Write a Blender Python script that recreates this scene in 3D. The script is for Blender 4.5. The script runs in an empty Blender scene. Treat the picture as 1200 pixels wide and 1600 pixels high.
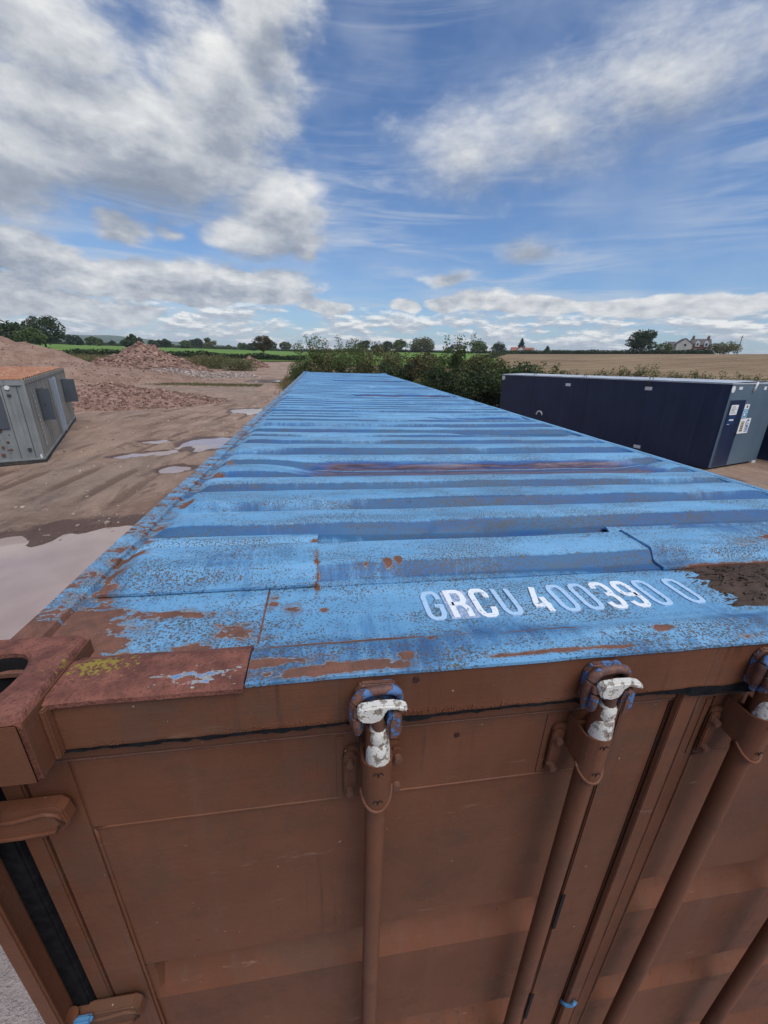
import bpy, bmesh, math, random
from mathutils import Vector, Matrix, noise
R_ = math.radians
SC = bpy.context.scene
COL = SC.collection
rnd = random.Random(7)

# ------------------------------------------------------------------ camera
cam = bpy.data.cameras.new('camera'); camo = bpy.data.objects.new('camera', cam); COL.objects.link(camo)
YAW, PITCH, ROLL = R_(8.68), R_(21.02), R_(1.654)
_f = Vector((math.sin(YAW)*math.cos(PITCH), math.cos(YAW)*math.cos(PITCH), -math.sin(PITCH)))
_r = Vector((math.cos(YAW), -math.sin(YAW), 0)); _u = _r.cross(_f)
_r2 = math.cos(ROLL)*_r + math.sin(ROLL)*_u; _u2 = -math.sin(ROLL)*_r + math.cos(ROLL)*_u
mw = Matrix((_r2, _u2, -_f)).transposed().to_4x4(); mw.translation = Vector((0.5706, -0.4593, 3.0496))
camo.matrix_world = mw
cam.sensor_fit = 'VERTICAL'; cam.angle = R_(103.47); cam.clip_start = 0.02; cam.clip_end = 9000
SC.camera = camo

# ------------------------------------------------------------------ light and view
SUN_AZ, SUN_EL = R_(148), R_(60)          # azimuth clockwise from +y
sun = bpy.data.lights.new('sun', 'SUN'); sun.energy = 3.2; sun.angle = R_(46); sun.color = (1.0, 0.95, 0.88)
suno = bpy.data.objects.new('sun', sun); COL.objects.link(suno)
sd = Vector((math.sin(SUN_AZ)*math.cos(SUN_EL), math.cos(SUN_AZ)*math.cos(SUN_EL), math.sin(SUN_EL)))
suno.rotation_euler = sd.to_track_quat('Z', 'Y').to_euler(); suno.location = (30, -10, 40)
SC.view_settings.view_transform = 'Standard'; SC.view_settings.look = 'None'
SC.view_settings.exposure = 0.0; SC.view_settings.gamma = 1.0
SC.render.engine = 'CYCLES'
SC.cycles.use_denoising = True
SC.cycles.max_bounces = 3; SC.cycles.diffuse_bounces = 2; SC.cycles.glossy_bounces = 2; SC.cycles.transparent_max_bounces = 4

# ------------------------------------------------------------------ node helper
class NT:
    def __init__(s, tree): s.t = tree; s.N = tree.nodes; s.L = tree.links
    def new(s, typ, ins=None, **kw):
        n = s.N.new(typ)
        for k, v in kw.items(): setattr(n, k, v)
        for k, v in (ins or {}).items(): s.put(n.inputs[k], v)
        return n
    def put(s, sock, v):
        if isinstance(v, bpy.types.NodeSocket): s.L.new(v, sock)
        elif isinstance(v, (tuple, list)) and len(v) == 3 and sock.type == 'RGBA': sock.default_value = (*v, 1)
        else: sock.default_value = v
    def m(s, op, a, b=None, c=None, clamp=False):
        n = s.N.new('ShaderNodeMath'); n.operation = op; n.use_clamp = clamp
        s.put(n.inputs[0], a)
        if b is not None: s.put(n.inputs[1], b)
        if c is not None: s.put(n.inputs[2], c)
        return n.outputs[0]
    def v(s, op, a, b=None):
        n = s.N.new('ShaderNodeVectorMath'); n.operation = op
        s.put(n.inputs[0], a)
        if b is not None: s.put(n.inputs[1], b)
        return n.outputs['Value'] if op in ('LENGTH', 'DOT_PRODUCT') else n.outputs[0]
    def ss(s, x, a, b, lo=0.0, hi=1.0):
        n = s.N.new('ShaderNodeMapRange'); n.interpolation_type = 'SMOOTHSTEP'
        for k, q in zip((0, 1, 2, 3, 4), (x, a, b, lo, hi)): s.put(n.inputs[k], q)
        return n.outputs[0]
    def noise(s, vec, scale, detail=4.0, rough=0.55, dist=0.0):
        n = s.N.new('ShaderNodeTexNoise'); s.put(n.inputs['Vector'], vec)
        n.inputs['Scale'].default_value = scale; n.inputs['Detail'].default_value = detail
        n.inputs['Roughness'].default_value = rough; n.inputs['Distortion'].default_value = dist
        return n.outputs[0]
    def mix(s, f, a, b, mode='MIX'):
        n = s.N.new('ShaderNodeMix'); n.data_type = 'RGBA'; n.blend_type = mode
        s.put(n.inputs[0], f); s.put(n.inputs[6], a); s.put(n.inputs[7], b)
        return n.outputs[2]
    def ramp(s, f, stops):
        n = s.N.new('ShaderNodeValToRGB'); s.put(n.inputs[0], f)
        e = n.color_ramp.elements
        while len(e) < len(stops): e.new(0.5)
        for q, (p, c) in zip(e, stops): q.position = p; q.color = (*c, 1)
        return n.outputs[0]
    def xyz(s, vec):
        n = s.N.new('ShaderNodeSeparateXYZ'); s.put(n.inputs[0], vec); return n.outputs
    def comb(s, x, y, z):
        n = s.N.new('ShaderNodeCombineXYZ')
        for k, q in enumerate((x, y, z)): s.put(n.inputs[k], q)
        return n.outputs[0]
    def mapn(s, vec, scale=(1, 1, 1), rot=(0, 0, 0), loc=(0, 0, 0)):
        n = s.N.new('ShaderNodeMapping'); s.put(n.inputs[0], vec)
        n.inputs['Location'].default_value = loc; n.inputs['Rotation'].default_value = rot; n.inputs['Scale'].default_value = scale
        return n.outputs[0]

# ------------------------------------------------------------------ sky
w = bpy.data.worlds.new('World'); SC.world = w; w.use_nodes = True
w.cycles.sampling_method = 'MANUAL'; w.cycles.sample_map_resolution = 256
T = NT(w.node_tree); T.N.clear()
out = T.new('ShaderNodeOutputWorld'); bg = T.new('ShaderNodeBackground'); T.L.new(bg.outputs[0], out.inputs[0])
sky = T.new('ShaderNodeTexSky', sky_type='NISHITA', sun_disc=False, sun_elevation=SUN_EL, sun_rotation=SUN_AZ, air_density=1.0, dust_density=0.6, ozone_density=2.2)
# cloud density: a node group fed with (azimuth, elevation) in degrees
g = bpy.data.node_groups.new('cloud_density', 'ShaderNodeTree')
g.interface.new_socket('P', in_out='INPUT', socket_type='NodeSocketVector')
g.interface.new_socket('D', in_out='OUTPUT', socket_type='NodeSocketFloat')
G = NT(g); gi = G.new('NodeGroupInput'); go = G.new('NodeGroupOutput')
P = gi.outputs[0]
wv = G.new('ShaderNodeTexNoise', {'Vector': G.mapn(P, (0.13, 0.24, 1))}); wv.inputs['Scale'].default_value = 1.0; wv.inputs['Detail'].default_value = 2
wp = G.v('MULTIPLY', G.v('SUBTRACT', wv.outputs['Color'], (0.5, 0.5, 0.5)), (7.0, 3.2, 0))
Pw = G.v('ADD', P, wp)
blobs = [(-19, 18.6, 17, 5.8, 1.35), (-33, 16.0, 14, 5.5, 1.35), (-10, 23.0, 8, 6.5, 1.2), (-5, 28.5, 6, 6, 1.1), (-25, 24.0, 11, 4.5, .95), (-4.5, 14.8, 6.5, 5.0, 1.35), (-7, 12.6, 7, 2.2, 1.2), (-1.8, 11.6, 1.6, 2.4, .8),
         (-21.0, 11.9, 3.4, 1.5, .9), (-17.0, 12.3, 2.0, 1.0, .6), (-31, 8.4, 8, 2.3, 1.3), (-15, 7.3, 17, 2.6, 1.25), (-34, 5.0, 12, 1.8, 1.2),
         (17, 20.8, 9, 4.2, .8), (25, 21.8, 11, 4.0, .75), (36, 24.0, 14, 4.2, .75), (25.0, 11.8, 4.6, 1.6, .75), (15.6, 9.3, 3.4, 1.0, .7),
         (0.6, 5.6, 4.0, 1.1, .95), (19, 6.6, 6, 1.3, 1.05), (10, 6.0, 3, 1.0, .9), (40, 5.9, 13, 1.3, 1.0), (27, 6.1, 8, 1.2, .95), (-30, 3.6, 14, .9, .6)]
acc = None
for (a, e, ra, re, am) in blobs:
    l = G.v('LENGTH', G.v('MULTIPLY', G.v('SUBTRACT', Pw, (a, e, 0)), (1/ra, 1/re, 0)))
    d = G.m('MULTIPLY', G.m('SUBTRACT', 1.0, l), am)
    acc = d if acc is None else G.m('SMOOTH_MAX', acc, d, 0.12)
sx, sy, sz = G.xyz(P)
# away from the blobs the cover goes on as broken cloud
gen = G.m('SUBTRACT', G.m('MULTIPLY', G.noise(G.mapn(P, (0.045, 0.1, 1)), 1.0, 2.0), 1.9), 0.95)
outm = G.m('MAXIMUM', G.ss(G.m('ABSOLUTE', G.m('SUBTRACT', sx, 8.0)), 42.0, 60.0), G.ss(sy, 32.0, 40.0))
acc = G.m('SMOOTH_MAX', acc, G.m('ADD', G.m('MULTIPLY', outm, 1.0), G.m('SUBTRACT', gen, 1.15)), 0.1)
n1 = G.noise(G.mapn(P, (0.15, 0.31, 1)), 1.0, 5.0, 0.54)
n2 = G.noise(G.mapn(P, (0.8, 1.7, 1)), 1.0, 3.0, 0.6)
dd = G.m('ADD', acc, G.m('ADD', G.m('MULTIPLY', G.m('SUBTRACT', n1, 0.5), 0.95), G.m('MULTIPLY', G.m('SUBTRACT', n2, 0.5), 0.34)))
G.put(go.inputs[0], dd)
tc = T.new('ShaderNodeTexCoord'); D = tc.outputs['Generated']
dx, dy, dz = T.xyz(D)
az = T.m('MULTIPLY', T.m('ARCTAN2', dx, dy), 57.2958); el = T.m('MULTIPLY', T.m('ARCSINE', dz), 57.2958)
PP = T.comb(az, el, 0.0)
def dens(vec):
    n = T.N.new('ShaderNodeGroup'); n.node_tree = g; T.put(n.inputs[0], vec); return n.outputs[0]
d0 = dens(PP); d1 = dens(T.v('ADD', PP, (-0.5, 2.2, 0)))
hi = T.ss(el, 5.0, 15.0)                               # low clouds crisp, high ones soft
rgt = T.m('MULTIPLY', hi, T.ss(az, 4.0, 14.0))
cov = T.ss(d0, T.m('SUBTRACT', T.m('MULTIPLY', hi, -0.16), T.m('MULTIPLY', rgt, 0.12)), T.m('ADD', 0.18, T.m('ADD', T.m('MULTIPLY', hi, 0.48), T.m('MULTIPLY', rgt, 0.35))))
lit = T.m('ADD', 0.55, T.m('MULTIPLY', T.m('MINIMUM', T.m('SUBTRACT', d0, d1), 0.8), T.m('ADD', 0.22, T.m('MULTIPLY', hi, 0.5))))
fluff = T.noise(T.mapn(PP, (0.42, 0.85, 1), loc=(4, 9, 0)), 1.0, 4.0, 0.6)
lit = T.m('ADD', lit, T.m('MULTIPLY', T.m('SUBTRACT', fluff, 0.5), T.m('SUBTRACT', 1.3, T.m('MULTIPLY', hi, 0.85))))
lit = T.m('SUBTRACT', lit, T.m('MULTIPLY', T.ss(d0, 0.25, 1.3), 0.28))
for (a, e, ra, re, am) in [(25.0, 11.9, 7, 3.0, .75), (16.2, 9.4, 4.4, 2.4, .65), (11.6, 8.0, 2.5, 2, .3), (-21.2, 11.9, 4.2, 2.4, .5), (-17.2, 12.4, 2.6, 1.8, .4), (-32, 8.0, 9, 2.6, .3), (-17, 14.6, 20, 1.9, .22), (-12, 6.8, 18, 1.4, .22), (32, 19.5, 18, 3.0, .12)]:
    l_ = T.v('LENGTH', T.v('MULTIPLY', T.v('SUBTRACT', PP, (a, e, 0)), (1/ra, 1/re, 0)))      # thin shaded scud and flat cloud bases
    lit = T.m('SUBTRACT', lit, T.m('MULTIPLY', T.ss(l_, 1.0, 0.0), am))
ccol = T.ramp(lit, [(0.0, (2.5, 2.9, 3.6)), (0.26, (3.5, 3.85, 4.5)), (0.5, (5.2, 5.45, 5.85)), (0.72, (6.8, 6.95, 7.1)), (0.98, (8.6, 8.6, 8.4))])
# cirrus veil and streaks
cn = T.noise(T.mapn(PP, (0.045, 0.46, 1), (0, 0, R_(-6))), 1.0, 4.0, 0.62, 0.8)
cn2 = T.noise(T.mapn(PP, (0.035, 0.09, 1)), 1.0, 2.0)
cir = T.m('MULTIPLY', T.m('MULTIPLY', T.ss(cn, 0.42, 0.74), T.ss(cn2, 0.30, 0.56)), T.ss(el, 24.0, 17.0, 0.35, 1.0))
cir = T.m('ADD', T.m('MULTIPLY', cir, 0.66), T.m('MULTIPLY', T.ss(T.noise(T.mapn(PP, (0.06, 0.1, 1)), 1.0, 4.0, 0.6), 0.38, 0.74), 0.24), clamp=True)
base = T.mix(1.0, sky.outputs[0], (0.72, 0.92, 1.17), 'MULTIPLY')
s1 = T.mix(cir, base, (5.6, 6.1, 6.9))
# small fair-weather cumulus stacked towards the horizon
hn = T.noise(T.mapn(PP, (0.16, 0.62, 1), loc=(2, 5, 0)), 1.0, 5.0, 0.66)
hn1 = T.noise(T.mapn(T.v('ADD', PP, (0.25, 0.45, 0)), (0.16, 0.62, 1), loc=(2, 5, 0)), 1.0, 4.0, 0.66)
hc = T.m('MULTIPLY', T.ss(hn, 0.42, 0.54), T.ss(el, 7.2, 4.0))
hl = T.m('ADD', 0.50, T.m('MULTIPLY', T.m('SUBTRACT', hn, hn1), 4.0))
hcol = T.ramp(hl, [(0.15, (3.9, 4.4, 5.2)), (0.55, (5.8, 6.1, 6.5)), (0.9, (9.2, 9.2, 9.0))])
s2 = T.mix(T.m('MULTIPLY', hc, 0.9), s1, hcol)
s2 = T.mix(T.m('MULTIPLY', cov, 0.95), s2, ccol)
s3 = T.mix(T.ss(el, -1.0, 4.0, 0.30, 0.0), s2, (5.6, 6.3, 7.2))
T.put(bg.inputs[0], s3); bg.inputs[1].default_value = 0.105

# ------------------------------------------------------------------ object helpers
def tag(o, label=None, cat=None, group=None, kind=None):
    if label: o['label'] = label
    if cat: o['category'] = cat
    if group: o['group'] = group
    if kind: o['kind'] = kind
    return o
def empty(name, loc=(0, 0, 0), rz=0.0):
    o = bpy.data.objects.new(name, None); COL.objects.link(o); o.location = loc; o.rotation_euler = (0, 0, rz); o.empty_display_size = 0.2
    return o
def copy_tree(o, parent=None):
    c = o.copy(); COL.objects.link(c); c.parent = parent
    for ch in list(o.children): copy_tree(ch, c)
    return c
class MB:
    def __init__(s): s.V = []; s.F = []
    def add(s, vs, fs):
        b = len(s.V); s.V += [tuple(v) for v in vs]; s.F += [tuple(b+i for i in f) for f in fs]; return s
    def box(s, x0, x1, y0, y1, z0, z1):
        return s.add([(x0,y0,z0),(x1,y0,z0),(x1,y1,z0),(x0,y1,z0),(x0,y0,z1),(x1,y0,z1),(x1,y1,z1),(x0,y1,z1)],
                     [(0,3,2,1),(4,5,6,7),(0,1,5,4),(1,2,6,5),(2,3,7,6),(3,0,4,7)])
    def prism(s, pts, lo, hi, ax='y'):
        n = len(pts)
        def q(a, b, c): return {'y': (a, c, b), 'z': (a, b, c), 'x': (c, a, b)}[ax]
        vs = [q(a, b, lo) for a, b in pts] + [q(a, b, hi) for a, b in pts]
        return s.add(vs, [tuple(range(n))[::-1], tuple(range(n, 2*n))] + [(i, (i+1) % n, n+(i+1) % n, n+i) for i in range(n)])
    def tube(s, pts, rad, n=10, cap=True, fine=1):
        pts = [Vector(p) for p in pts]; rads = list(rad) if isinstance(rad, (list, tuple)) else [rad]*len(pts)
        if fine > 1:                                   # Catmull-Rom through the given points
            q, rq = [], []
            for i in range(len(pts)-1):
                a, b, c, d = pts[max(i-1, 0)], pts[i], pts[i+1], pts[min(i+2, len(pts)-1)]
                for k in range(fine):
                    t = k/fine; q.append(0.5*((2*b)+(c-a)*t+(2*a-5*b+4*c-d)*t*t+(3*b-a-3*c+d)*t**3)); rq.append(rads[i]+(rads[i+1]-rads[i])*t)
            pts, rads = q+[pts[-1]], rq+[rads[-1]]
        b = len(s.V)
        for i, p in enumerate(pts):
            t = (pts[min(i+1, len(pts)-1)] - pts[max(i-1, 0)]).normalized()
            u = t.cross(Vector((0, 0, 1)) if abs(t.z) < 0.95 else Vector((0, 1, 0))).normalized(); v = t.cross(u)
            for k in range(n):
                a = 2*math.pi*k/n; s.V.append(tuple(p + (u*math.cos(a) + v*math.sin(a))*rads[i]))
        for i in range(len(pts)-1):
            for k in range(n):
                s.F.append((b+i*n+k, b+i*n+(k+1) % n, b+(i+1)*n+(k+1) % n, b+(i+1)*n+k))
        if cap: s.F += [tuple(b+k for k in range(n))[::-1], tuple(b+(len(pts)-1)*n+k for k in range(n))]
        return s
    def grid(s, xs, ys, f):
        b = len(s.V); nx = len(xs)
        s.V += [f(x, y) for y in ys for x in xs]
        s.F += [(b+j*nx+i, b+j*nx+i+1, b+(j+1)*nx+i+1, b+(j+1)*nx+i) for j in range(len(ys)-1) for i in range(nx-1)]
        return s
    def rock(s, c, r, rg, flat=0.75):
        t = _ICO; ax = [rg.uniform(0.7, 1.3) for _ in range(3)]; ax[2] *= flat
        rot = Matrix.Rotation(rg.uniform(0, 6.28), 3, 'Z') @ Matrix.Rotation(rg.uniform(-.6, .6), 3, 'X')
        vs = []
        for v in t[0]:
            q = Vector((v.x*ax[0], v.y*ax[1], v.z*ax[2]))*r*rg.uniform(0.75, 1.15); vs.append(tuple(rot @ q + Vector(c)))
        return s.add(vs, t[1])
    def build(s, name, mat, parent=None, smooth=False, bevel=0.0, seg=2, sharp=38):
        me = bpy.data.meshes.new(name); me.from_pydata(s.V, [], s.F)
        if bevel or True:
            bm = bmesh.new(); bm.from_mesh(me)
            if bevel:
                bmesh.ops.recalc_face_normals(bm, faces=bm.faces)
                ed = [e for e in bm.edges if len(e.link_faces) == 2 and e.calc_face_angle(0) > 0.6]
                bmesh.ops.bevel(bm, geom=ed, offset=bevel, segments=seg, affect='EDGES', clamp_overlap=True)
            bm.to_mesh(me); bm.free()
        me.materials.append(mat)
        if smooth: me.shade_smooth() if hasattr(me, 'shade_smooth') else None
        o = bpy.data.objects.new(name, me); COL.objects.link(o)
        if smooth == 'auto':
            try: me.set_sharp_from_angle(angle=R_(sharp))
            except Exception: pass
        if parent is not None: o.parent = parent
        return o
_bm = bmesh.new(); bmesh.ops.create_icosphere(_bm, subdivisions=1, radius=1.0)
_bm.verts.ensure_lookup_table(); _ICO = ([v.co.copy() for v in _bm.verts], [tuple(v.index for v in f.verts) for f in _bm.faces]); _bm.free()
def sstep(x, a, b):
    t = min(1.0, max(0.0, (x-a)/(b-a))); return t*t*(3-2*t)
def fbm(x, y, z=0.0, o=4): return noise.fractal(Vector((x, y, z)), 1.0, 2.0, o)
def ribbon(mb, pts, hw, z0, z1, plane='xy', y0=0.0):
    """flat stroke of half width hw along a centre line; plane xy lies on a horizontal sheet, xz stands upright"""
    P_ = [Vector((p[0], p[1])) for p in pts]; L_, Rr = [], []
    for i, p in enumerate(P_):
        a = (P_[i]-P_[i-1]).normalized() if i else None
        b = (P_[i+1]-P_[i]).normalized() if i < len(P_)-1 else None
        t = ((a or b) + (b or a)).normalized(); nn = Vector((-t.y, t.x)); k = 1.0
        if a and b: k = min(1.6, 1.0/max(0.5, nn.dot(Vector((-a.y, a.x)))))
        L_.append(p+nn*hw*k); Rr.append(p-nn*hw*k)
    n = len(P_)
    def q(p, z): return (p.x, p.y, z) if plane == 'xy' else (p.x, z, p.y)
    vs = [q(p, z1) for p in L_] + [q(p, z1) for p in Rr] + [q(p, z0) for p in L_] + [q(p, z0) for p in Rr]
    fs = []
    for i in range(n-1):
        fs += [(i, n+i, n+i+1, i+1), (i, i+1, 2*n+i+1, 2*n+i), (n+i+1, n+i, 3*n+i, 3*n+i+1)]
    fs += [(0, 2*n, 3*n, n), (n-1, 2*n-1, 4*n-1, 3*n-1)]
    mb.add(vs, fs)
# ------------------------------------------------------------------ materials
MATS = {}
def mat(name):
    m = bpy.data.materials.new(name); m.use_nodes = True; t = NT(m.node_tree)
    b = t.N['Principled BSDF']; MATS[name] = m
    oc = t.new('ShaderNodeTexCoord').outputs['Object']
    return m, t, b, oc
def bump(t, b, h, strength=0.3, dist=0.01):
    n = t.new('ShaderNodeBump'); n.inputs['Strength'].default_value = strength; n.inputs['Distance'].default_value = dist
    t.put(n.inputs['Height'], h); t.L.new(n.outputs[0], b.inputs['Normal'])
def setp(t, b, col=None, rough=None, metal=None, spec=None):
    if col is not None: t.put(b.inputs['Base Color'], col)
    if rough is not None: t.put(b.inputs['Roughness'], rough)
    if metal is not None: b.inputs['Metallic'].default_value = metal
    if spec is not None: b.inputs['Specular IOR Level'].default_value = spec
def attr(t, name):
    n = t.new('ShaderNodeAttribute'); n.attribute_name = name; return n.outputs['Fac']
def simple(name, c1, c2, scale=8.0, rough=0.7, bstr=0.2, bdist=0.005, fine=None, spec=0.3, stretch=(1, 1, 1), metal=0.0):
    m, t, b, oc = mat(name); v = t.mapn(oc, stretch)
    n = t.noise(v, scale, 6, 0.6); col = t.mix(t.ss(n, 0.3, 0.7), c1, c2)
    if fine:
        f = t.noise(oc, fine[0], 3, 0.6); col = t.mix(t.ss(f, fine[2], fine[2]+0.1), col, fine[1])
    setp(t, b, col, rough, metal, spec); bump(t, b, n, bstr, bdist)
    return m

# weathered blue roof paint over primer and rust
def blue_paint():
    m, t, b, oc = mat('blue_roof_paint')
    x, y, z = t.xyz(oc)
    lo = t.noise(t.mapn(oc, (1.1, 5, 5)), 1.6, 5, 0.6)
    col = t.mix(t.ss(lo, 0.3, 0.7), (0.115, 0.290, 0.480), (0.170, 0.375, 0.580))
    chalk = t.noise(t.mapn(oc, (2, 7, 7)), 5.0, 6, 0.65)
    col = t.mix(t.m('MULTIPLY', t.ss(chalk, 0.48, 0.78), 0.4), col, (0.26, 0.44, 0.63))
    # run-off streaks, plus shade of rib slopes and valleys painted into the colour
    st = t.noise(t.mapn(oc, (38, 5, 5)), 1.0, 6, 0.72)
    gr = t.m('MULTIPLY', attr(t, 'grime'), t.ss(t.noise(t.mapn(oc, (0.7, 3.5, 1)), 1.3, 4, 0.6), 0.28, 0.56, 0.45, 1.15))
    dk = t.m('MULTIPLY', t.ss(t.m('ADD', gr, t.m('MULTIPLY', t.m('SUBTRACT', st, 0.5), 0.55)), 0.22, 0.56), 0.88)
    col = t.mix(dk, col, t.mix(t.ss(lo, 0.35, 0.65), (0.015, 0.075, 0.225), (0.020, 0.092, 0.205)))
    # gritty lichen and dirt specks
    sp = t.noise(oc, 230.0, 2, 0.7)
    spm = t.noise(t.mapn(oc, (1.5, 4, 4)), 2.4, 5, 0.65)
    nearm = t.ss(y, 0.2, 4.0, 1.0, 0.6)
    lvl = t.m('ADD', t.m('MULTIPLY', t.ss(spm, 0.28, 0.62), 0.165), t.m('MULTIPLY', gr, 0.02))
    speck = t.ss(t.m('ADD', sp, t.m('MULTIPLY', lvl, nearm)), 0.64, 0.71)
    sc = t.mix(t.ss(t.noise(oc, 60.0, 3), 0.4, 0.6), (0.065, 0.075, 0.075), (0.10, 0.068, 0.042))
    col = t.mix(t.m('MULTIPLY', speck, 0.9), col, sc)
    big = t.noise(t.mapn(oc, (1, 1.6, 1.6)), 34.0, 4, 0.6)
    col = t.mix(t.m('MULTIPLY', t.ss(big, 0.66, 0.72), 0.8), col, (0.11, 0.10, 0.06))
    # olive-brown dirt gathered along the foot of the ribs
    od = t.m('MULTIPLY', t.ss(gr, 0.55, 0.85), t.ss(t.noise(t.mapn(oc, (3, 9, 9)), 3.0, 6, 0.7), 0.50, 0.62))
    col = t.mix(t.m('MULTIPLY', od, 0.45), col, (0.085, 0.078, 0.058))
    # standing-water stain in the dents
    wet = attr(t, 'wet')
    wn = t.noise(t.mapn(oc, (0.8, 9, 9)), 3.0, 6, 0.65)
    wv = t.m('ADD', t.m('MULTIPLY', wet, 1.15), t.m('MULTIPLY', t.m('SUBTRACT', wn, 0.5), 0.9))
    col = t.mix(t.m('MULTIPLY', t.ss(wv, 0.28, 0.62), 0.85), col, (0.020, 0.070, 0.235))
    mud = t.mix(t.ss(t.noise(t.mapn(oc, (2, 14, 14)), 5.0, 5), 0.35, 0.65), (0.060, 0.040, 0.042), (0.155, 0.100, 0.112))
    wetmask = t.m('MULTIPLY', t.ss(wv, 0.48, 0.82, 0.0, 0.92), t.m('SUBTRACT', 1.0, t.m('MULTIPLY', t.ss(t.noise(t.mapn(oc, (0.5, 16, 16), loc=(3, 3, 3)), 2.0, 4), 0.52, 0.58), 0.8)))
    col = t.mix(wetmask, col, mud)
    # rust: flaked patches round the corner, the rib ends and the front edge
    acc = None
    for (cx, cy, rx, ry, am) in [(0.07, 0.17, 0.22, 0.20, .95), (0.10, 0.26, 0.12, 0.09, .75), (0.09, 0.40, 0.06, 0.11, .62), (0.085, 0.50, 0.07, 0.05, .75), (0.10, 0.60, 0.04, 0.03, .6), (0.27, 0.275, 0.24, 0.035, .52),
                                 (0.33, 0.165, 0.10, 0.03, .62), (0.40, 0.20, 0.10, 0.05, .45), (0.10, 0.905, 0.035, 0.05, .8), (0.12, 1.24, 0.05, 0.04, .55), (0.14, 1.42, 0.06, 0.04, .6), (0.45, 0.30, 0.03, 0.05, .6), (0.49, 0.27, 0.04, 0.04, .5),
                                 (0.715, 0.405, 0.016, 0.018, 1.0), (0.742, 0.41, 0.014, 0.018, 1.0), (0.66, 0.40, 0.012, 0.012, .7), (0.545, 0.40, 0.012, 0.10, .6), (0.545, 0.555, 0.03, 0.02, .8), (0.56, 0.262, 0.014, 0.012, 1.0),
                                 (0.60, 0.058, 0.20, 0.020, .85), (0.50, 0.085, 0.12, 0.018, .7), (0.70, 0.075, 0.03, 0.02, .8), (0.62, 0.134, 0.26, 0.010, .85), (0.75, 0.120, 0.02, 0.02, .75), (0.98, 0.125, 0.12, 0.006, .7), (0.95, 0.06, 0.3, 0.008, .55), (1.35, 0.062, 0.06, 0.02, .5), (1.9, 0.06, 0.4, 0.02, .55),
                                 (1.62, 0.345, 0.22, 0.02, .9), (1.85, 0.42, 0.2, 0.05, .5), (1.75, 0.60, 0.3, 0.03, .45), (1.2, 0.10, 0.05, 0.015, .5)]:
        l = t.v('LENGTH', t.v('MULTIPLY', t.v('SUBTRACT', oc, (cx, cy, 2.58)), (1/rx, 1/ry, 0)))
        d = t.m('MULTIPLY', t.m('SUBTRACT', 1.0, l), am)
        acc = d if acc is None else t.m('MAXIMUM', acc, d)
    edge = t.m('MULTIPLY', t.ss(x, 0.17, 0.05), 0.30)
    acc = t.m('MAXIMUM', acc, t.m('SUBTRACT', edge, 0.05))
    acc = t.m('MAXIMUM', acc, -0.02)
    rn = t.noise(t.mapn(oc, (11, 26, 11), (0, 0, R_(-16))), 1.0, 6, 0.6, 0.6)
    rn2 = t.noise(oc, 62.0, 5, 0.7)
    rv = t.m('ADD', acc, t.m('ADD', t.m('MULTIPLY', t.m('SUBTRACT', rn, 0.5), 1.5), t.m('MULTIPLY', t.m('SUBTRACT', rn2, 0.5), 0.62)))
    chip = t.ss(t.m('ADD', rv, t.m('MULTIPLY', t.m('SUBTRACT', t.noise(oc, 30.0, 3), 0.5), 0.22)), 0.295, 0.315)
    rm = t.ss(rv, 0.335, 0.35)
    col = t.mix(t.m('MULTIPLY', chip, t.ss(acc, 0.0, 0.12, 0.0, 0.7)), col, (0.36, 0.44, 0.50))
    rc = t.mix(t.ss(t.noise(oc, 26.0, 6, 0.65), 0.35, 0.65), (0.135, 0.052, 0.036), (0.25, 0.095, 0.062))
    rc = t.mix(t.m('MULTIPLY', t.ss(sp, 0.56, 0.66), 0.6), rc, (0.055, 0.03, 0.024))
    col = t.mix(t.m('MULTIPLY', rm, t.ss(acc, -0.01, 0.05)), col, rc)
    col = t.mix(t.m('MULTIPLY', t.m('MULTIPLY', t.ss(rv, 0.05, 0.32), t.ss(acc, 0.0, 0.2)), 0.45), col, (0.115, 0.075, 0.055))
    # moss by the corner
    ml = t.v('LENGTH', t.v('MULTIPLY', t.v('SUBTRACT', oc, (0.21, 0.135, 2.58)), (5.0, 14.0, 0)))
    mo = t.ss(t.m('ADD', t.m('SUBTRACT', 1.0, ml), t.m('MULTIPLY', t.m('SUBTRACT', t.noise(oc, 120.0, 4, 0.7), 0.5), 4.0)), 0.95, 1.1)
    col = t.mix(t.m('MULTIPLY', mo, 0.8), col, (0.24, 0.19, 0.04))
    rough = t.m('SUBTRACT', t.m('ADD', 0.56, t.m('MULTIPLY', rm, 0.3)), t.m('MULTIPLY', t.ss(wv, 0.3, 0.5), 0.34))
    setp(t, b, col, rough, 0, 0.26)
    hgt = t.m('ADD', t.m('MULTIPLY', chip, -0.5), t.m('ADD', t.m('MULTIPLY', sp, 0.25), t.m('MULTIPLY', t.noise(oc, 5.0, 3), 1.2)))
    bump(t, b, hgt, 0.55, 0.0035)
    return m
blue_paint()
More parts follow.
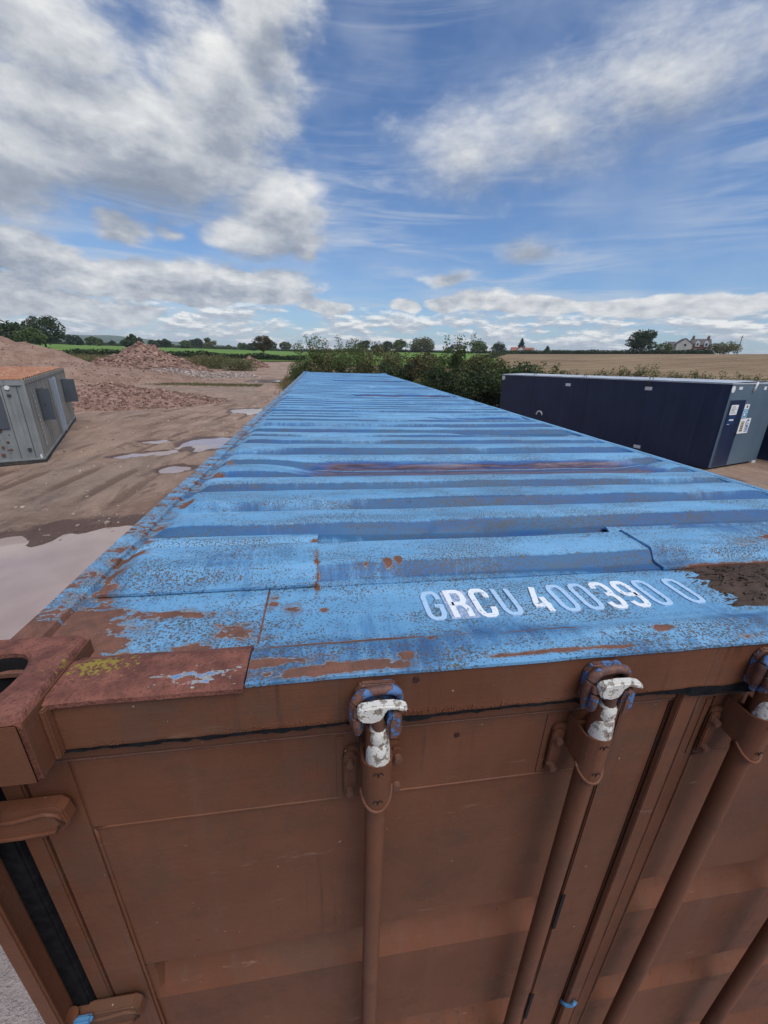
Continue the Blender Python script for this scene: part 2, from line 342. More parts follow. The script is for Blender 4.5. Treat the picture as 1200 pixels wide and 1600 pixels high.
def rust_plate():
    m, t, b, oc = mat('rusty_primer')
    n = t.noise(oc, 24.0, 7, 0.65); f = t.noise(oc, 190.0, 3, 0.6)
    col = t.mix(t.ss(n, 0.34, 0.66), (0.12, 0.046, 0.034), (0.23, 0.088, 0.062))
    col = t.mix(t.m('MULTIPLY', t.ss(f, 0.55, 0.66), 0.55), col, (0.06, 0.03, 0.026))
    x, y, z = t.xyz(oc)
    # what is left of the paint, and moss
    l = t.v('LENGTH', t.v('MULTIPLY', t.v('SUBTRACT', oc, (0.37, 0.068, 2.58)), (6, 20, 0)))
    pn = t.noise(t.mapn(oc, (46, 90, 40)), 1.0, 5, 0.65)
    pv = t.m('ADD', t.m('SUBTRACT', 0.78, l), t.m('MULTIPLY', t.m('SUBTRACT', pn, 0.5), 2.4))
    col = t.mix(t.ss(pv, 0.62, 0.66), col, (0.30, 0.31, 0.30)); col = t.mix(t.ss(pv, 0.78, 0.82), col, (0.14, 0.24, 0.42))
    ml = t.v('LENGTH', t.v('MULTIPLY', t.v('SUBTRACT', oc, (0.205, 0.108, 2.58)), (12, 26, 0)))
    mo = t.ss(t.m('ADD', t.m('SUBTRACT', 1.0, ml), t.m('MULTIPLY', t.m('SUBTRACT', t.noise(oc, 120.0, 4, 0.7), 0.5), 4.2)), 0.62, 0.8)
    col = t.mix(t.m('MULTIPLY', mo, 0.85), col, (0.27, 0.21, 0.035))
    setp(t, b, col, 0.82, 0, 0.25)
    bump(t, b, t.m('ADD', n, t.m('ADD', t.m('MULTIPLY', f, 0.5), t.m('MULTIPLY', t.noise(oc, 75.0, 4, 0.7), 0.9))), 0.9, 0.005)
    return m
rust_plate()
def brown_paint():
    m, t, b, oc = mat('brown_door_paint')
    n = t.noise(oc, 3.0, 6, 0.6); v = t.noise(t.mapn(oc, (26, 26, 2.2)), 1.0, 5, 0.6); f = t.noise(oc, 260.0, 2, 0.5)
    col = t.mix(t.ss(n, 0.3, 0.7), (0.118, 0.0450, 0.0235), (0.160, 0.062, 0.0330))
    col = t.mix(t.m('MULTIPLY', t.ss(v, 0.5, 0.8), 0.35), col, (0.15, 0.088, 0.062))
    col = t.mix(t.m('MULTIPLY', t.ss(t.noise(oc, 1.3, 4), 0.45, 0.7), 0.25), col, (0.11, 0.062, 0.041))
    # rust runs, scuffs and hairline scratches
    run = t.m('MULTIPLY', t.ss(t.noise(t.mapn(oc, (55, 55, 1.6)), 1.0, 5, 0.7), 0.53, 0.70), t.ss(t.noise(oc, 2.2, 5, 0.65), 0.44, 0.60))
    col = t.mix(t.m('MULTIPLY', run, 0.8), col, (0.075, 0.035, 0.023))
    scf = t.m('MULTIPLY', t.ss(t.noise(t.mapn(oc, (7, 7, 42), (0, R_(24), 0)), 1.0, 5, 0.7), 0.63, 0.68), t.ss(t.noise(oc, 4.0, 3), 0.47, 0.58))
    col = t.mix(t.m('MULTIPLY', scf, 0.5), col, (0.26, 0.16, 0.115))
    dirt = t.ss(t.noise(oc, 5.0, 8, 0.75), 0.48, 0.66)
    col = t.mix(t.m('MULTIPLY', dirt, 0.55), col, (0.092, 0.054, 0.036))
    chip = t.noise(oc, 42.0, 4, 0.7)
    col = t.mix(t.ss(chip, 0.715, 0.73), col, (0.045, 0.022, 0.017))
    dust = t.noise(oc, 95.0, 2, 0.5)
    col = t.mix(t.m('MULTIPLY', t.ss(dust, 0.765, 0.79), 0.6), col, (0.45, 0.40, 0.35))
    setp(t, b, col, t.m('ADD', 0.36, t.m('ADD', t.m('MULTIPLY', n, 0.22), t.m('MULTIPLY', dirt, 0.22))), 0, 0.20)
    bump(t, b, t.m('ADD', t.m('MULTIPLY', f, 0.25), t.m('ADD', t.m('ADD', t.noise(oc, 18.0, 4), t.m('MULTIPLY', t.noise(oc, 3.2, 2), 5.0)), t.m('MULTIPLY', t.noise(t.mapn(oc, (3, 3, 90)), 1.0, 3), 0.5))), 0.42, 0.003)
    return m
brown_paint()
simple('seal_shade_black', (0.006, 0.006, 0.007), (0.014, 0.014, 0.016), 40, 0.9, 0.5, 0.004, spec=0.1)  # torn seal, and the painted shade in the post channel
simple('hole_rust', (0.03, 0.012, 0.009), (0.05, 0.02, 0.014), 90, 0.9)
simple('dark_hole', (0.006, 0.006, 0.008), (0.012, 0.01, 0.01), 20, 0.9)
def chipped(name, top, under, under2, thr, scale=60.0, rough=0.6):
    m, t, b, oc = mat(name)
    n = t.noise(oc, scale, 6, 0.65); f = t.noise(oc, 320.0, 3, 0.6)
    u = t.mix(t.ss(t.noise(oc, scale*2, 4), 0.4, 0.6), under, under2)
    k = t.ss(n, thr, thr+0.03); col = t.mix(k, top, u)
    col = t.mix(t.m('MULTIPLY', t.ss(f, 0.58, 0.68), 0.5), col, (0.16, 0.12, 0.08))
    setp(t, b, col, rough, 0, 0.35); bump(t, b, t.m('SUBTRACT', t.m('MULTIPLY', f, 0.5), k), 0.7, 0.0025)
    return m
chipped('white_cam_paint', (0.60, 0.58, 0.52), (0.085, 0.05, 0.038), (0.30, 0.25, 0.20), 0.53, 85)
chipped('keeper_paint', (0.075, 0.155, 0.32), (0.10, 0.045, 0.035), (0.15, 0.068, 0.045), 0.43, 34)
chipped('rusty_steel', (0.125, 0.056, 0.036), (0.07, 0.04, 0.03), (0.17, 0.08, 0.05), 0.58, 80, 0.7)
chipped('letter_white', (0.74, 0.78, 0.82), (0.20, 0.36, 0.55), (0.30, 0.42, 0.55), 0.61, 110)
chipped('letter_faded', (0.38, 0.555, 0.74), (0.18, 0.36, 0.62), (0.30, 0.45, 0.60), 0.62, 120)
chipped('sticker_lilac', (0.36, 0.44, 0.60), (0.20, 0.33, 0.52), (0.24, 0.36, 0.52), 0.5, 90)
chipped('hinge_blue', (0.06, 0.20, 0.38), (0.11, 0.05, 0.035), (0.16, 0.07, 0.04), 0.58, 70)
simple('roof_mud', (0.035, 0.024, 0.018), (0.085, 0.055, 0.040), 26, 0.9, 1.0, 0.01, fine=(130, (0.13, 0.10, 0.08), 0.62))
simple('side_blue', (0.06, 0.17, 0.36), (0.09, 0.22, 0.45), 2.0, 0.5, 0.2, 0.004, fine=(30, (0.14, 0.06, 0.04), 0.68))

# yard ground: trodden red-brown mud turning to rough grass far out
def yard():
    m, t, b, oc = mat('yard_mud')
    x, y, z = t.xyz(oc)
    big = t.noise(t.mapn(oc, (0.5, 0.5, 0)), 0.5, 6, 0.6, 0.5)
    trk = t.noise(t.mapn(oc, (1.5, 0.62, 0), (0, 0, R_(-9))), 1.0, 8, 0.7, 0.6)
    trk2 = t.noise(t.mapn(oc, (1.2, 0.45, 0), (0, 0, R_(34)), (5, 2, 0)), 1.0, 8, 0.7, 0.6)
    fine = t.noise(oc, 9.0, 7, 0.7); grit = t.noise(oc, 46.0, 3, 0.65)
    col = t.mix(t.ss(big, 0.32, 0.68), (0.215, 0.130, 0.090), (0.355, 0.240, 0.172))
    col = t.mix(t.m('MULTIPLY', t.ss(trk, 0.42, 0.66), 0.75), col, (0.46, 0.325, 0.238))
    col = t.mix(t.m('MULTIPLY', t.ss(trk2, 0.52, 0.64), 0.75), col, (0.125, 0.07, 0.05))
    grey = t.ss(t.noise(t.mapn(oc, (0.25, 0.12, 0), loc=(7, 1, 0)), 1.0, 4), 0.48, 0.62)
    col = t.mix(t.m('MULTIPLY', grey, 0.40), col, (0.24, 0.195, 0.16))
    col = t.mix(t.m('MULTIPLY', t.ss(fine, 0.35, 0.75), 0.4), col, (0.34, 0.24, 0.18))
    col = t.mix(t.m('MULTIPLY', t.ss(grit, 0.64, 0.70), 0.7), col, (0.36, 0.30, 0.26))
    # damp ground near the pools: a darker ring carried per vertex
    wet = attr(t, 'wet'); wm = t.ss(t.m('ADD', wet, t.m('MULTIPLY', t.m('SUBTRACT', t.noise(oc, 1.6, 6, 0.65), 0.5), 1.3)), 0.30, 0.62)
    col = t.mix(t.m('MULTIPLY', wm, 0.85), col, (0.105, 0.058, 0.042))
    rut = attr(t, 'rut'); col = t.mix(t.m('MULTIPLY', t.ss(t.m('ADD', rut, t.m('MULTIPLY', t.m('SUBTRACT', fine, 0.5), 0.8)), 0.25, 0.75), 0.7), col, (0.135, 0.078, 0.056))
    # concrete hard-standing right under the container
    pad = t.m('MULTIPLY', t.ss(x, -1.55, -1.35), t.ss(y, 3.4, 3.2))
    con = t.mix(t.ss(fine, 0.3, 0.7), (0.38, 0.305, 0.27), (0.47, 0.39, 0.35))
    col = t.mix(pad, col, con)
    # grass cover away from the yard
    rr = t.v('LENGTH', t.v('MULTIPLY', t.v('SUBTRACT', oc, (-14, 22, 0)), (1.0, 0.55, 0)))
    gm = t.ss(t.m('ADD', rr, t.m('MULTIPLY', t.m('SUBTRACT', t.noise(oc, 0.11, 5), 0.5), 30.0)), 44.0, 52.0)
    gl = t.noise(t.mapn(oc, (0.16, 0.35, 0), loc=(0, 4, 0)), 1.0, 6, 0.65)
    gm = t.m('MAXIMUM', gm, t.m('MULTIPLY', t.m('MULTIPLY', t.ss(gl, 0.56, 0.66), t.ss(y, 30.0, 36.0)), 0.65))
    gcol = t.mix(t.ss(t.noise(oc, 0.8, 7, 0.7), 0.35, 0.65), (0.115, 0.105, 0.038), (0.185, 0.15, 0.07))
    col = t.mix(gm, col, gcol)
    setp(t, b, col, t.m('SUBTRACT', 0.9, t.m('MULTIPLY', wm, 0.45)), 0, 0.3)
    bump(t, b, t.m('ADD', t.m('MULTIPLY', trk, 2.0), t.m('ADD', fine, t.m('MULTIPLY', grit, 0.35))), 1.0, 0.075)
    return m
yard()
def water():
    m, t, b, oc = mat('muddy_water')
    n = t.noise(oc, 1.6, 4)
    setp(t, b, t.mix(t.ss(n, 0.3, 0.7), (0.32, 0.24, 0.21), (0.37, 0.285, 0.25)), 0.02, 0, 0.5)
    b.inputs['IOR'].default_value = 1.33
    bump(t, b, t.noise(oc, 14.0, 2), 0.02, 0.01)
    return m
water()
simple('rubble_red', (0.165, 0.092, 0.068), (0.28, 0.175, 0.133), 1.3, 0.92, 0.8, 0.06, fine=(16, (0.33, 0.235, 0.19), 0.58))
simple('soil_bank', (0.20, 0.125, 0.088), (0.31, 0.205, 0.15), 0.7, 0.95, 0.8, 0.08, fine=(7, (0.14, 0.085, 0.06), 0.55))
simple('gravel_grey', (0.20, 0.155, 0.13), (0.34, 0.28, 0.245), 2.0, 0.95, 1.0, 0.06, fine=(12, (0.14, 0.10, 0.08), 0.56))
def stone_mat(name, a, c):
    m, t, b, oc = mat(name); gi = t.new('ShaderNodeNewGeometry').outputs['Random Per Island']
    col = t.ramp(gi, [(0.0, a), (0.75, c), (1.0, tuple(min(0.6, q*1.55) for q in c))])
    setp(t, b, col, 0.9, 0, 0.25); bump(t, b, t.noise(oc, 30.0, 4), 0.4, 0.02); return m
stone_mat('stone_red', (0.125, 0.072, 0.054), (0.27, 0.17, 0.13)); stone_mat('stone_grey', (0.16, 0.12, 0.10), (0.36, 0.29, 0.25)); stone_mat('stone_pale', (0.26, 0.235, 0.20), (0.40, 0.37, 0.33))
def field(name, c1, c2, c3, rows=None):
    m, t, b, oc = mat(name)
    n = t.noise(oc, 0.05, 6, 0.6); f = t.noise(oc, 1.6, 6, 0.7)
    col = t.mix(t.ss(n, 0.3, 0.7), c1, c2); col = t.mix(t.m('MULTIPLY', t.ss(f, 0.45, 0.7), 0.6), col, c3)
    if rows:
        r_ = t.noise(t.mapn(oc, (rows[0], rows[1], 0), (0, 0, R_(rows[2]))), 1.0, 5, 0.65)
        col = t.mix(t.m('MULTIPLY', t.ss(r_, 0.45, 0.65), 0.7), col, rows[3])
    setp(t, b, col, 0.95, 0, 0.15); bump(t, b, f, 0.6, 0.1); return m
field('grass_field', (0.10, 0.185, 0.034), (0.15, 0.245, 0.050), (0.12, 0.19, 0.045))
field('stubble', (0.175, 0.120, 0.066), (0.27, 0.190, 0.11), (0.37, 0.275, 0.17), (0.03, 0.42, 38, (0.115, 0.075, 0.042)))
field('hill_green', (0.035, 0.06, 0.03), (0.06, 0.10, 0.04), (0.03, 0.045, 0.025), (0.004, 0.02, 10, (0.09, 0.13, 0.055)))
def leaf(name, c1, c2, c3):
    m, t, b, oc = mat(name); gi = t.new('ShaderNodeNewGeometry').outputs['Random Per Island']
    col = t.ramp(gi, [(0.0, c1), (0.6, c2), (1.0, c3)])
    n = t.noise(oc, 0.9, 3); col = t.mix(t.m('MULTIPLY', t.ss(n, 0.4, 0.65), 0.45), col, c1)
    setp(t, b, col, 0.62, 0, 0.25)
    tr = t.new('ShaderNodeBsdfTranslucent', {'Color': col}); mx = t.new('ShaderNodeMixShader', {0: 0.22, 1: b.outputs[0], 2: tr.outputs[0]})
    t.L.new(mx.outputs[0], t.N['Material Output'].inputs[0]); return m
leaf('leaf_dark', (0.026, 0.042, 0.015), (0.050, 0.074, 0.025), (0.085, 0.11, 0.040))
leaf('leaf_mid', (0.060, 0.090, 0.024), (0.110, 0.150, 0.040), (0.17, 0.20, 0.065))
leaf('leaf_olive', (0.085, 0.088, 0.030), (0.14, 0.142, 0.048), (0.21, 0.20, 0.085))
leaf('leaf_brown', (0.060, 0.042, 0.020), (0.105, 0.070, 0.032), (0.085, 0.095, 0.032))
leaf('leaf_fir', (0.012, 0.026, 0.014), (0.022, 0.042, 0.02), (0.035, 0.058, 0.028))
leaf('dry_grass', (0.16, 0.125, 0.055), (0.23, 0.18, 0.085), (0.14, 0.15, 0.05))
simple('bark', (0.045, 0.034, 0.026), (0.085, 0.068, 0.05), 6, 0.95, 0.8, 0.03)
# cabins
def cabin_paint(name, c1, c2, streak, rust_thr=0.7, sheen=0.45):
    m, t, b, oc = mat(name)
    n = t.noise(oc, 1.1, 5, 0.6); v = t.noise(t.mapn(oc, (7, 7, 0.35)), 1.0, 6, 0.65); r_ = t.noise(oc, 6.0, 6, 0.7)
    col = t.mix(t.ss(n, 0.3, 0.7), c1, c2); col = t.mix(t.m('MULTIPLY', t.ss(v, 0.50, 0.75), 0.55), col, streak)
    col = t.mix(t.ss(r_, rust_thr, rust_thr+0.05), col, (0.12, 0.07, 0.045))
    setp(t, b, col, sheen, 0, 0.4); bump(t, b, n, 0.2, 0.02); return m
cabin_paint('grey_cabin_paint', (0.185, 0.20, 0.195), (0.245, 0.26, 0.25), (0.13, 0.125, 0.105), 0.66)
cabin_paint('grey_cabin_side', (0.215, 0.215, 0.18), (0.27, 0.27, 0.235), (0.075, 0.068, 0.058), 0.62)
cabin_paint('shutter_grey', (0.062, 0.072, 0.085), (0.075, 0.085, 0.10), (0.055, 0.06, 0.07), 0.9)
cabin_paint('navy_paint', (0.009, 0.017, 0.048), (0.014, 0.025, 0.064), (0.035, 0.048, 0.080), 0.80, 0.42)
cabin_paint('slate_paint', (0.085, 0.125, 0.165), (0.10, 0.145, 0.185), (0.14, 0.175, 0.20), 0.85, 0.45)
cabin_paint('cabin_roof_felt', (0.36, 0.39, 0.43), (0.48, 0.51, 0.54), (0.25, 0.27, 0.29), 0.72, 0.5)
cabin_paint('pale_door_paint', (0.30, 0.36, 0.42), (0.36, 0.41, 0.46), (0.22, 0.25, 0.28), 0.8)
simple('rust_roof', (0.26, 0.105, 0.055), (0.40, 0.20, 0.115), 4, 0.85, 0.5, 0.01, fine=(14, (0.52, 0.42, 0.33), 0.58), stretch=(0.3, 3, 1))
simple('off_white', (0.62, 0.62, 0.60), (0.72, 0.71, 0.68), 5, 0.6)
simple('paper_white', (0.70, 0.70, 0.68), (0.76, 0.76, 0.74), 5, 0.7)
simple('sign_blue', (0.02, 0.10, 0.30), (0.03, 0.13, 0.36), 5, 0.5)
simple('sign_cyan', (0.07, 0.28, 0.48), (0.09, 0.32, 0.52), 5, 0.5)
simple('notice_navy', (0.012, 0.035, 0.10), (0.016, 0.045, 0.12), 5, 0.5)
simple('ink_dark', (0.05, 0.05, 0.055), (0.09, 0.09, 0.09), 5, 0.7)
simple('print_tan', (0.36, 0.30, 0.20), (0.46, 0.40, 0.28), 12, 0.7)
simple('skid_dark', (0.03, 0.03, 0.03), (0.07, 0.06, 0.05), 6, 0.8)
# houses
simple('render_cream', (0.47, 0.45, 0.37), (0.54, 0.52, 0.44), 0.6, 0.9)
simple('brick_red', (0.16, 0.065, 0.05), (0.22, 0.095, 0.07), 1.5, 0.9)
simple('slate_roof', (0.085, 0.075, 0.075), (0.13, 0.115, 0.11), 1.2, 0.8, 0.4, 0.05)
simple('tile_roof', (0.20, 0.085, 0.06), (0.27, 0.12, 0.085), 1.2, 0.8, 0.4, 0.05)
simple('window_dark', (0.015, 0.018, 0.022), (0.03, 0.035, 0.04), 1.2, 0.12, spec=0.6)
simple('pole_wood', (0.12, 0.10, 0.085), (0.17, 0.145, 0.125), 2, 0.9)
M = MATS
# ------------------------------------------------------------------ terrain height
def hz(x, y):
    r = math.hypot(x-0.57, y+0.46)
    t = sstep(r, 58, 172)
    h = t*(3.2 + 0.027*min(150, max(-15, x)))
    h += sstep(r, 160, 420)*2.6*(1-sstep(x, 60, 120))
    h -= sstep(r, 215, 420)*4.0*sstep(x, 60, 120)
    h -= sstep(r, 500, 900)*4.0
    return h
# pools on the yard: centre, radii, turn
POOLS = [(-3.05, 5.0, 2.05, 1.85, 0.1), (-3.35, 14.6, 0.95, 0.95, 0.3), (-3.5, 11.05, 0.42, 0.40, 0.0), (-5.4, 14.9, 0.50, 0.24, 0.2), (-5.0, 12.9, 0.85, 0.28, 0.5), (-3.55, 23.6, 0.95, 1.1, 0.1), (-7.4, 28.4, 1.2, 1.6, -0.3), (-5.6, 51.0, 2.2, 2.2, 0.3), (-3.4, 48.6, 1.1, 1.4, 0.2)]
def pool(x, y, lo=0.75, hi=1.3):
    b = 0.0
    for (cx, cy, rx, ry, a) in POOLS:
        dx, dy = x-cx, y-cy
        if abs(dx) > 5 or abs(dy) > 5: continue
        u = (dx*math.cos(a)+dy*math.sin(a))/rx; v = (-dx*math.sin(a)+dy*math.cos(a))/ry
        d = math.hypot(u, v) + 0.30*fbm(x*1.1, y*1.1, 3.0, 3)
        b = max(b, 1-sstep(d, lo, hi))
    return b
def ground_z(x, y):
    z = hz(x, y)
    r = math.hypot(x, y)
    k = 1-sstep(r, 45, 80)
    if k > 0 and x < 3.2:
        n = 0.030*fbm(x*0.5, y*0.25, 1.0, 4) + 0.012*fbm(x*2.3, y*2.3, 2.0, 3)
        # wheel ruts sweeping up the yard
        c = x + 5.6 - 0.045*(y-10) + 0.5*math.sin(y*0.16)
        for o in (-1.5, -0.6, 0.5, 1.5, 2.3): n += (-0.042*math.exp(-((c-o)/0.15)**2)+0.022*math.exp(-((abs(c-o)-0.28)/0.11)**2))*(0.35+0.9*max(0, fbm(x*0.35, y*0.35, 11, 3)+0.25))
        z += k*(0.022 + n - 0.085*pool(x, y))*sstep(abs(x-1.219)+(0 if y > -1 else 3), 1.3, 2.2)
    return z
def spaced(a, b, step, far, grow=1.22):
    v = [a]
    while v[-1] < b: v.append(v[-1]+step)
    s = step
    hi = list(v)
    while hi[-1] < far: s *= grow; hi.append(hi[-1]+s)
    s = step; lo = []
    p = a
    while p > -far: s *= grow; p -= s; lo.append(p)
    return lo[::-1]+hi
gx = spaced(-15, -0.6, 0.11, 4200); gy = spaced(1.0, 33, 0.13, 4200)
mb = MB().grid(gx, gy, lambda x, y: (x, y, ground_z(x, y)))
ground = mb.build('ground', M['yard_mud'], smooth=True); tag(ground, kind='structure')
def rut(x, y):
    c = x + 5.6 - 0.045*(y-10) + 0.5*math.sin(y*0.16); k = 1-sstep(y, 24, 40)
    return k*max(math.exp(-((c-o)/0.17)**2) for o in (-1.5, -0.6, 0.5, 1.5, 2.3))*min(1, 0.25+1.1*max(0, fbm(x*0.35, y*0.35, 11, 3)+0.25))
rl = ground.data.attributes.new('rut', 'FLOAT', 'POINT')
rl.data.foreach_set('value', [rut(v.co.x, v.co.y) if -16 < v.co.x < 3 and 0 < v.co.y < 42 else 0.0 for v in ground.data.vertices])
wl = ground.data.attributes.new('wet', 'FLOAT', 'POINT')
wl.data.foreach_set('value', [pool(v.co.x, v.co.y, 0.9, 1.8) if -16 < v.co.x < 3 and 0 < v.co.y < 60 else 0.0 for v in ground.data.vertices])
PLAB = ['wide pink muddy puddle beside the blue container, largest on the yard', 'bright oval puddle against the container side in mid yard', 'small round puddle in the ruts, nearer than the bright oval puddle',
        'thin sliver of water left of the bright oval puddle', 'shallow broken puddle strung along the ruts', 'pale puddle near the far third of the container', 'puddle at the foot of the dark rubble heap', 'long shallow puddle far up the dirt track', 'pale puddle by the verge at the far end of the container']
for (cx, cy, rx, ry, a), lb in zip(POOLS, PLAB):
    m_ = MB(); vs = [(0, 0, 0)]; n = 40
    for i in range(n):
        q = 2*math.pi*i/n; vs.append((1.45*(rx*math.cos(q)*math.cos(a)-ry*math.sin(q)*math.sin(a)), 1.45*(rx*math.cos(q)*math.sin(a)+ry*math.sin(q)*math.cos(a)), 0))
    vs = [v for v in vs if cx+v[0] < -0.02 or True]
    vs = [(min(v[0], -0.05-cx), v[1], v[2]) for v in vs]
    m_.add(vs, [(0, i+1, (i+1) % n+1) for i in range(n)])
    o = m_.build('puddle', M['muddy_water']); o.location = (cx, cy, hz(cx, cy)-0.012); tag(o, lb, 'puddle', 'puddles on the muddy yard', 'thing')

# ------------------------------------------------------------------ the container in front
W, L, H = 2.438, 12.192, 2.591
CT = empty('shipping_container', (0, 0, 0)); tag(CT, 'long shipping container with ribbed blue roof and brown painted doors', 'container')
# rib crests: far edge of each crest
EDG = [0.52, 0.765, 0.975, 1.15, 1.36, 1.555, 1.82, 2.04, 2.19, 2.42, 2.69, 2.89, 3.05, 3.22, 3.45]
while EDG[-1] < 11.85: EDG.append(EDG[-1] + 0.214 + rnd.uniform(-0.018, 0.018))
ZV, RH = 2.557, 0.031
DENT = [(0.60, 0.055, 0.62, 1.42, .40), (1.335, 0.135, 0.40, 2.26, 1.0), (2.18, 0.07, 1.45, 2.36, .8), (2.93, 0.10, 1.5, 2.40, .9), (4.15, 0.10, 1.5, 2.36, .95), (5.05, 0.22, 0.9, 2.38, 1.05), (6.5, 0.16, 1.3, 2.36, .85), (8.3, 0.34, 0.7, 2.36, 1.0), (10.1, 0.3, 0.9, 2.36, .8)]
def dent(x, y):
    b = 0.0
    for (cy, hw, x0, x1, am) in DENT:
        if abs(y-cy) > hw*1.9: continue
        wob = 0.04*fbm(x*1.5, cy, 5, 2)
        k = (1-sstep(abs(y-cy-wob), hw*0.55, hw*1.25))*sstep(x, x0-0.12, x0+0.30)*(1-sstep(x, x1-0.25, x1+0.1))
        b = max(b, k*am)
    return b
def rib_profile():
    """(y, crest 0..1, grime) samples along the roof"""
    p = [(0.352, 0.0, .5), (0.366, 0.0, .6)]
    for i, e in enumerate(EDG):
        prev = EDG[i-1] if i else 0.30
        cw = 0.108 if e-prev > 0.19 else 0.082
        if i == 0: cw = 0.115
        n0 = e-cw
        p += [(n0-0.030, 0.0, .85), (n0-0.022, 0.10, .9), (n0-0.006, 0.88, .75), (n0, 0.97, .45), (n0+0.010, 1.0, .25), (n0+cw*0.5, 1.0, .12), (e-0.008, 1.0, .10), (e, 0.95, .2), (e+0.022, 0.08, .7), (e+0.030, 0.0, .8)]  # third value paints shade and grime on slopes and valleys, little on crests
        nxt = EDG[i+1]-0.108-0.030 if i+1 < len(EDG) else 12.1
        if nxt > e+0.05: p.append(((e+0.03+nxt)/2, 0.0, .75))
    p.append((12.12, 0.0, .6))
    q = [p[0]]
    for a in p[1:]:
        if a[0] > q[-1][0]+0.002: q.append(a)
    return q
PROF = rib_profile()
XS = [0.062, 0.075, 0.09, 0.105, 0.12, 0.14]+[0.18+0.035*i for i in range(60)]+[2.30, 2.318, 2.333, 2.348, 2.363, 2.376]
def end_f(x, j): return sstep(x, 0.068+0.02*j, 0.135+0.02*j)*(1-sstep(x, 2.30, 2.37))
def roof_z(x, y, c):
    d = dent(x, y)
    sag = -0.010*math.sin(math.pi*min(1, max(0, (x-0.06)/2.32)))*(0.6+0.7*fbm(0.3, y*0.7, 9, 2)) + 0.0035*fbm(x*3.1, y*2.3, 4, 3)
    return ZV + c*RH*end_f(x, 0.5+0.5*math.sin(y*37))*(1-0.85*d) + sag - 0.020*d
seams = [0.352]+[EDG[i]+0.045 for i in range(4, len(EDG)-2, 5)]+[12.12]
rt = empty('roof'); rt.parent = CT
for k in range(len(seams)-1):
    rows = [r for r in PROF if seams[k]-1e-6 <= r[0] <= seams[k+1]+1e-6]
    if rows[0][0] > seams[k]+0.004: rows = [(seams[k]+0.001, 0.0, .8)]+rows
    if rows[-1][0] < seams[k+1]-0.004: rows = rows+[(seams[k+1]-0.002, 0.0, .8)]
    cmap = {r[0]: r for r in rows}
    m_ = MB().grid(XS, [r[0] for r in rows], lambda x, y: (x, y, roof_z(x, y, cmap[y][1])))
    # turned-down front edge of the first sheet laps over the header plate
    if k == 0: m_.grid(XS, [0, 1], lambda x, q: (x, 0.352, roof_z(x, 0.352, 0)-0.010*(1-q)))
    o = m_.build('roof_panel', M['blue_roof_paint'], rt, smooth='auto')
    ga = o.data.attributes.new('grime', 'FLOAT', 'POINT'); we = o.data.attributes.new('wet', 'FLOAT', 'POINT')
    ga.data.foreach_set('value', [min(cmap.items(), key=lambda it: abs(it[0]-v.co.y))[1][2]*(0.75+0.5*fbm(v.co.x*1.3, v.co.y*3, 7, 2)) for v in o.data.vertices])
    we.data.foreach_set('value', [dent(v.co.x, v.co.y)*0.95 for v in o.data.vertices])
    if 0 < k:
        m_ = MB().tube([(x, seams[k], roof_z(x, seams[k], 0)+0.0005) for x in XS], 0.0022, 6)
        m_.build('weld_bead', M['blue_roof_paint'], rt, smooth=True)
def plate(name, x0, x1, y0, y1, zf, matn, th=0.005, nx=24, ny=10, wob=0.0015):
    xs = [x0+(x1-x0)*i/nx for i in range(nx+1)]; ys = [y0+(y1-y0)*i/ny for i in range(ny+1)]
    def f(x, y): return (x, y, zf(x, y)+wob*fbm(x*9, y*9, x0, 3))
    m_ = MB().grid(xs, ys, f)
    m_.grid(xs, [0, 1], lambda x, q: (x, y0, f(x, y0)[2]-th*(1-q)))
    m_.grid(xs, [1, 0], lambda x, q: (x, y1, f(x, y1)[2]-th*(1-q)))
    m_.grid([0, 1], ys, lambda q, y: (x0, y, f(x0, y)[2]-th*(1-q)))
    m_.grid([1, 0], ys, lambda q, y: (x1, y, f(x1, y)[2]-th*(1-q)))
    o = m_.build(name, M[matn], None, smooth='auto')
    for nme, val in (('grime', 0.35), ('wet', 0.0)):
        a = o.data.attributes.new(nme, 'FLOAT', 'POINT'); a.data.foreach_set('value', [val*(0.7+0.8*fbm(v.co.x*3, v.co.y*6, 2, 3)) for v in o.data.vertices])
    return o
def crest(y, sh=0.0):
    y += sh
    for (y0, c0, _), (y1, c1, _) in zip(PROF, PROF[1:]):
        if y0 <= y <= y1: return c0+(c1-c0)*(y-y0)/(y1-y0)
    return 0.0
# repair plates lying over the first ribs
o = plate('repair_plate', 0.085, 0.545, 0.349, 0.632, lambda x, y: ZV+0.007+RH*0.85*end_f(x, 0)*(crest(y) if y < 0.545 else 0.55*(1-sstep(y, 0.585, 0.625))*sstep(y, 0.548, 0.575)), 'blue_roof_paint', 0.006, 30, 60); o.parent = rt
o = plate('repair_plate', 1.425, 2.33, 0.346, 0.60, lambda x, y: ZV+0.007+RH*1.0*crest(y)*end_f(x, 0)+0.012*sstep(y, 0.55, 0.58)*(1-sstep(y, 0.58, 0.6)), 'blue_roof_paint', 0.007, 40, 60); o.parent = rt
o = plate('repair_plate', 1.93, 2.28, 0.340, 0.44, lambda x, y: ZV+0.014+RH*0.7*crest(y, 0.01), 'blue_roof_paint', 0.006, 14, 30); o.parent = rt
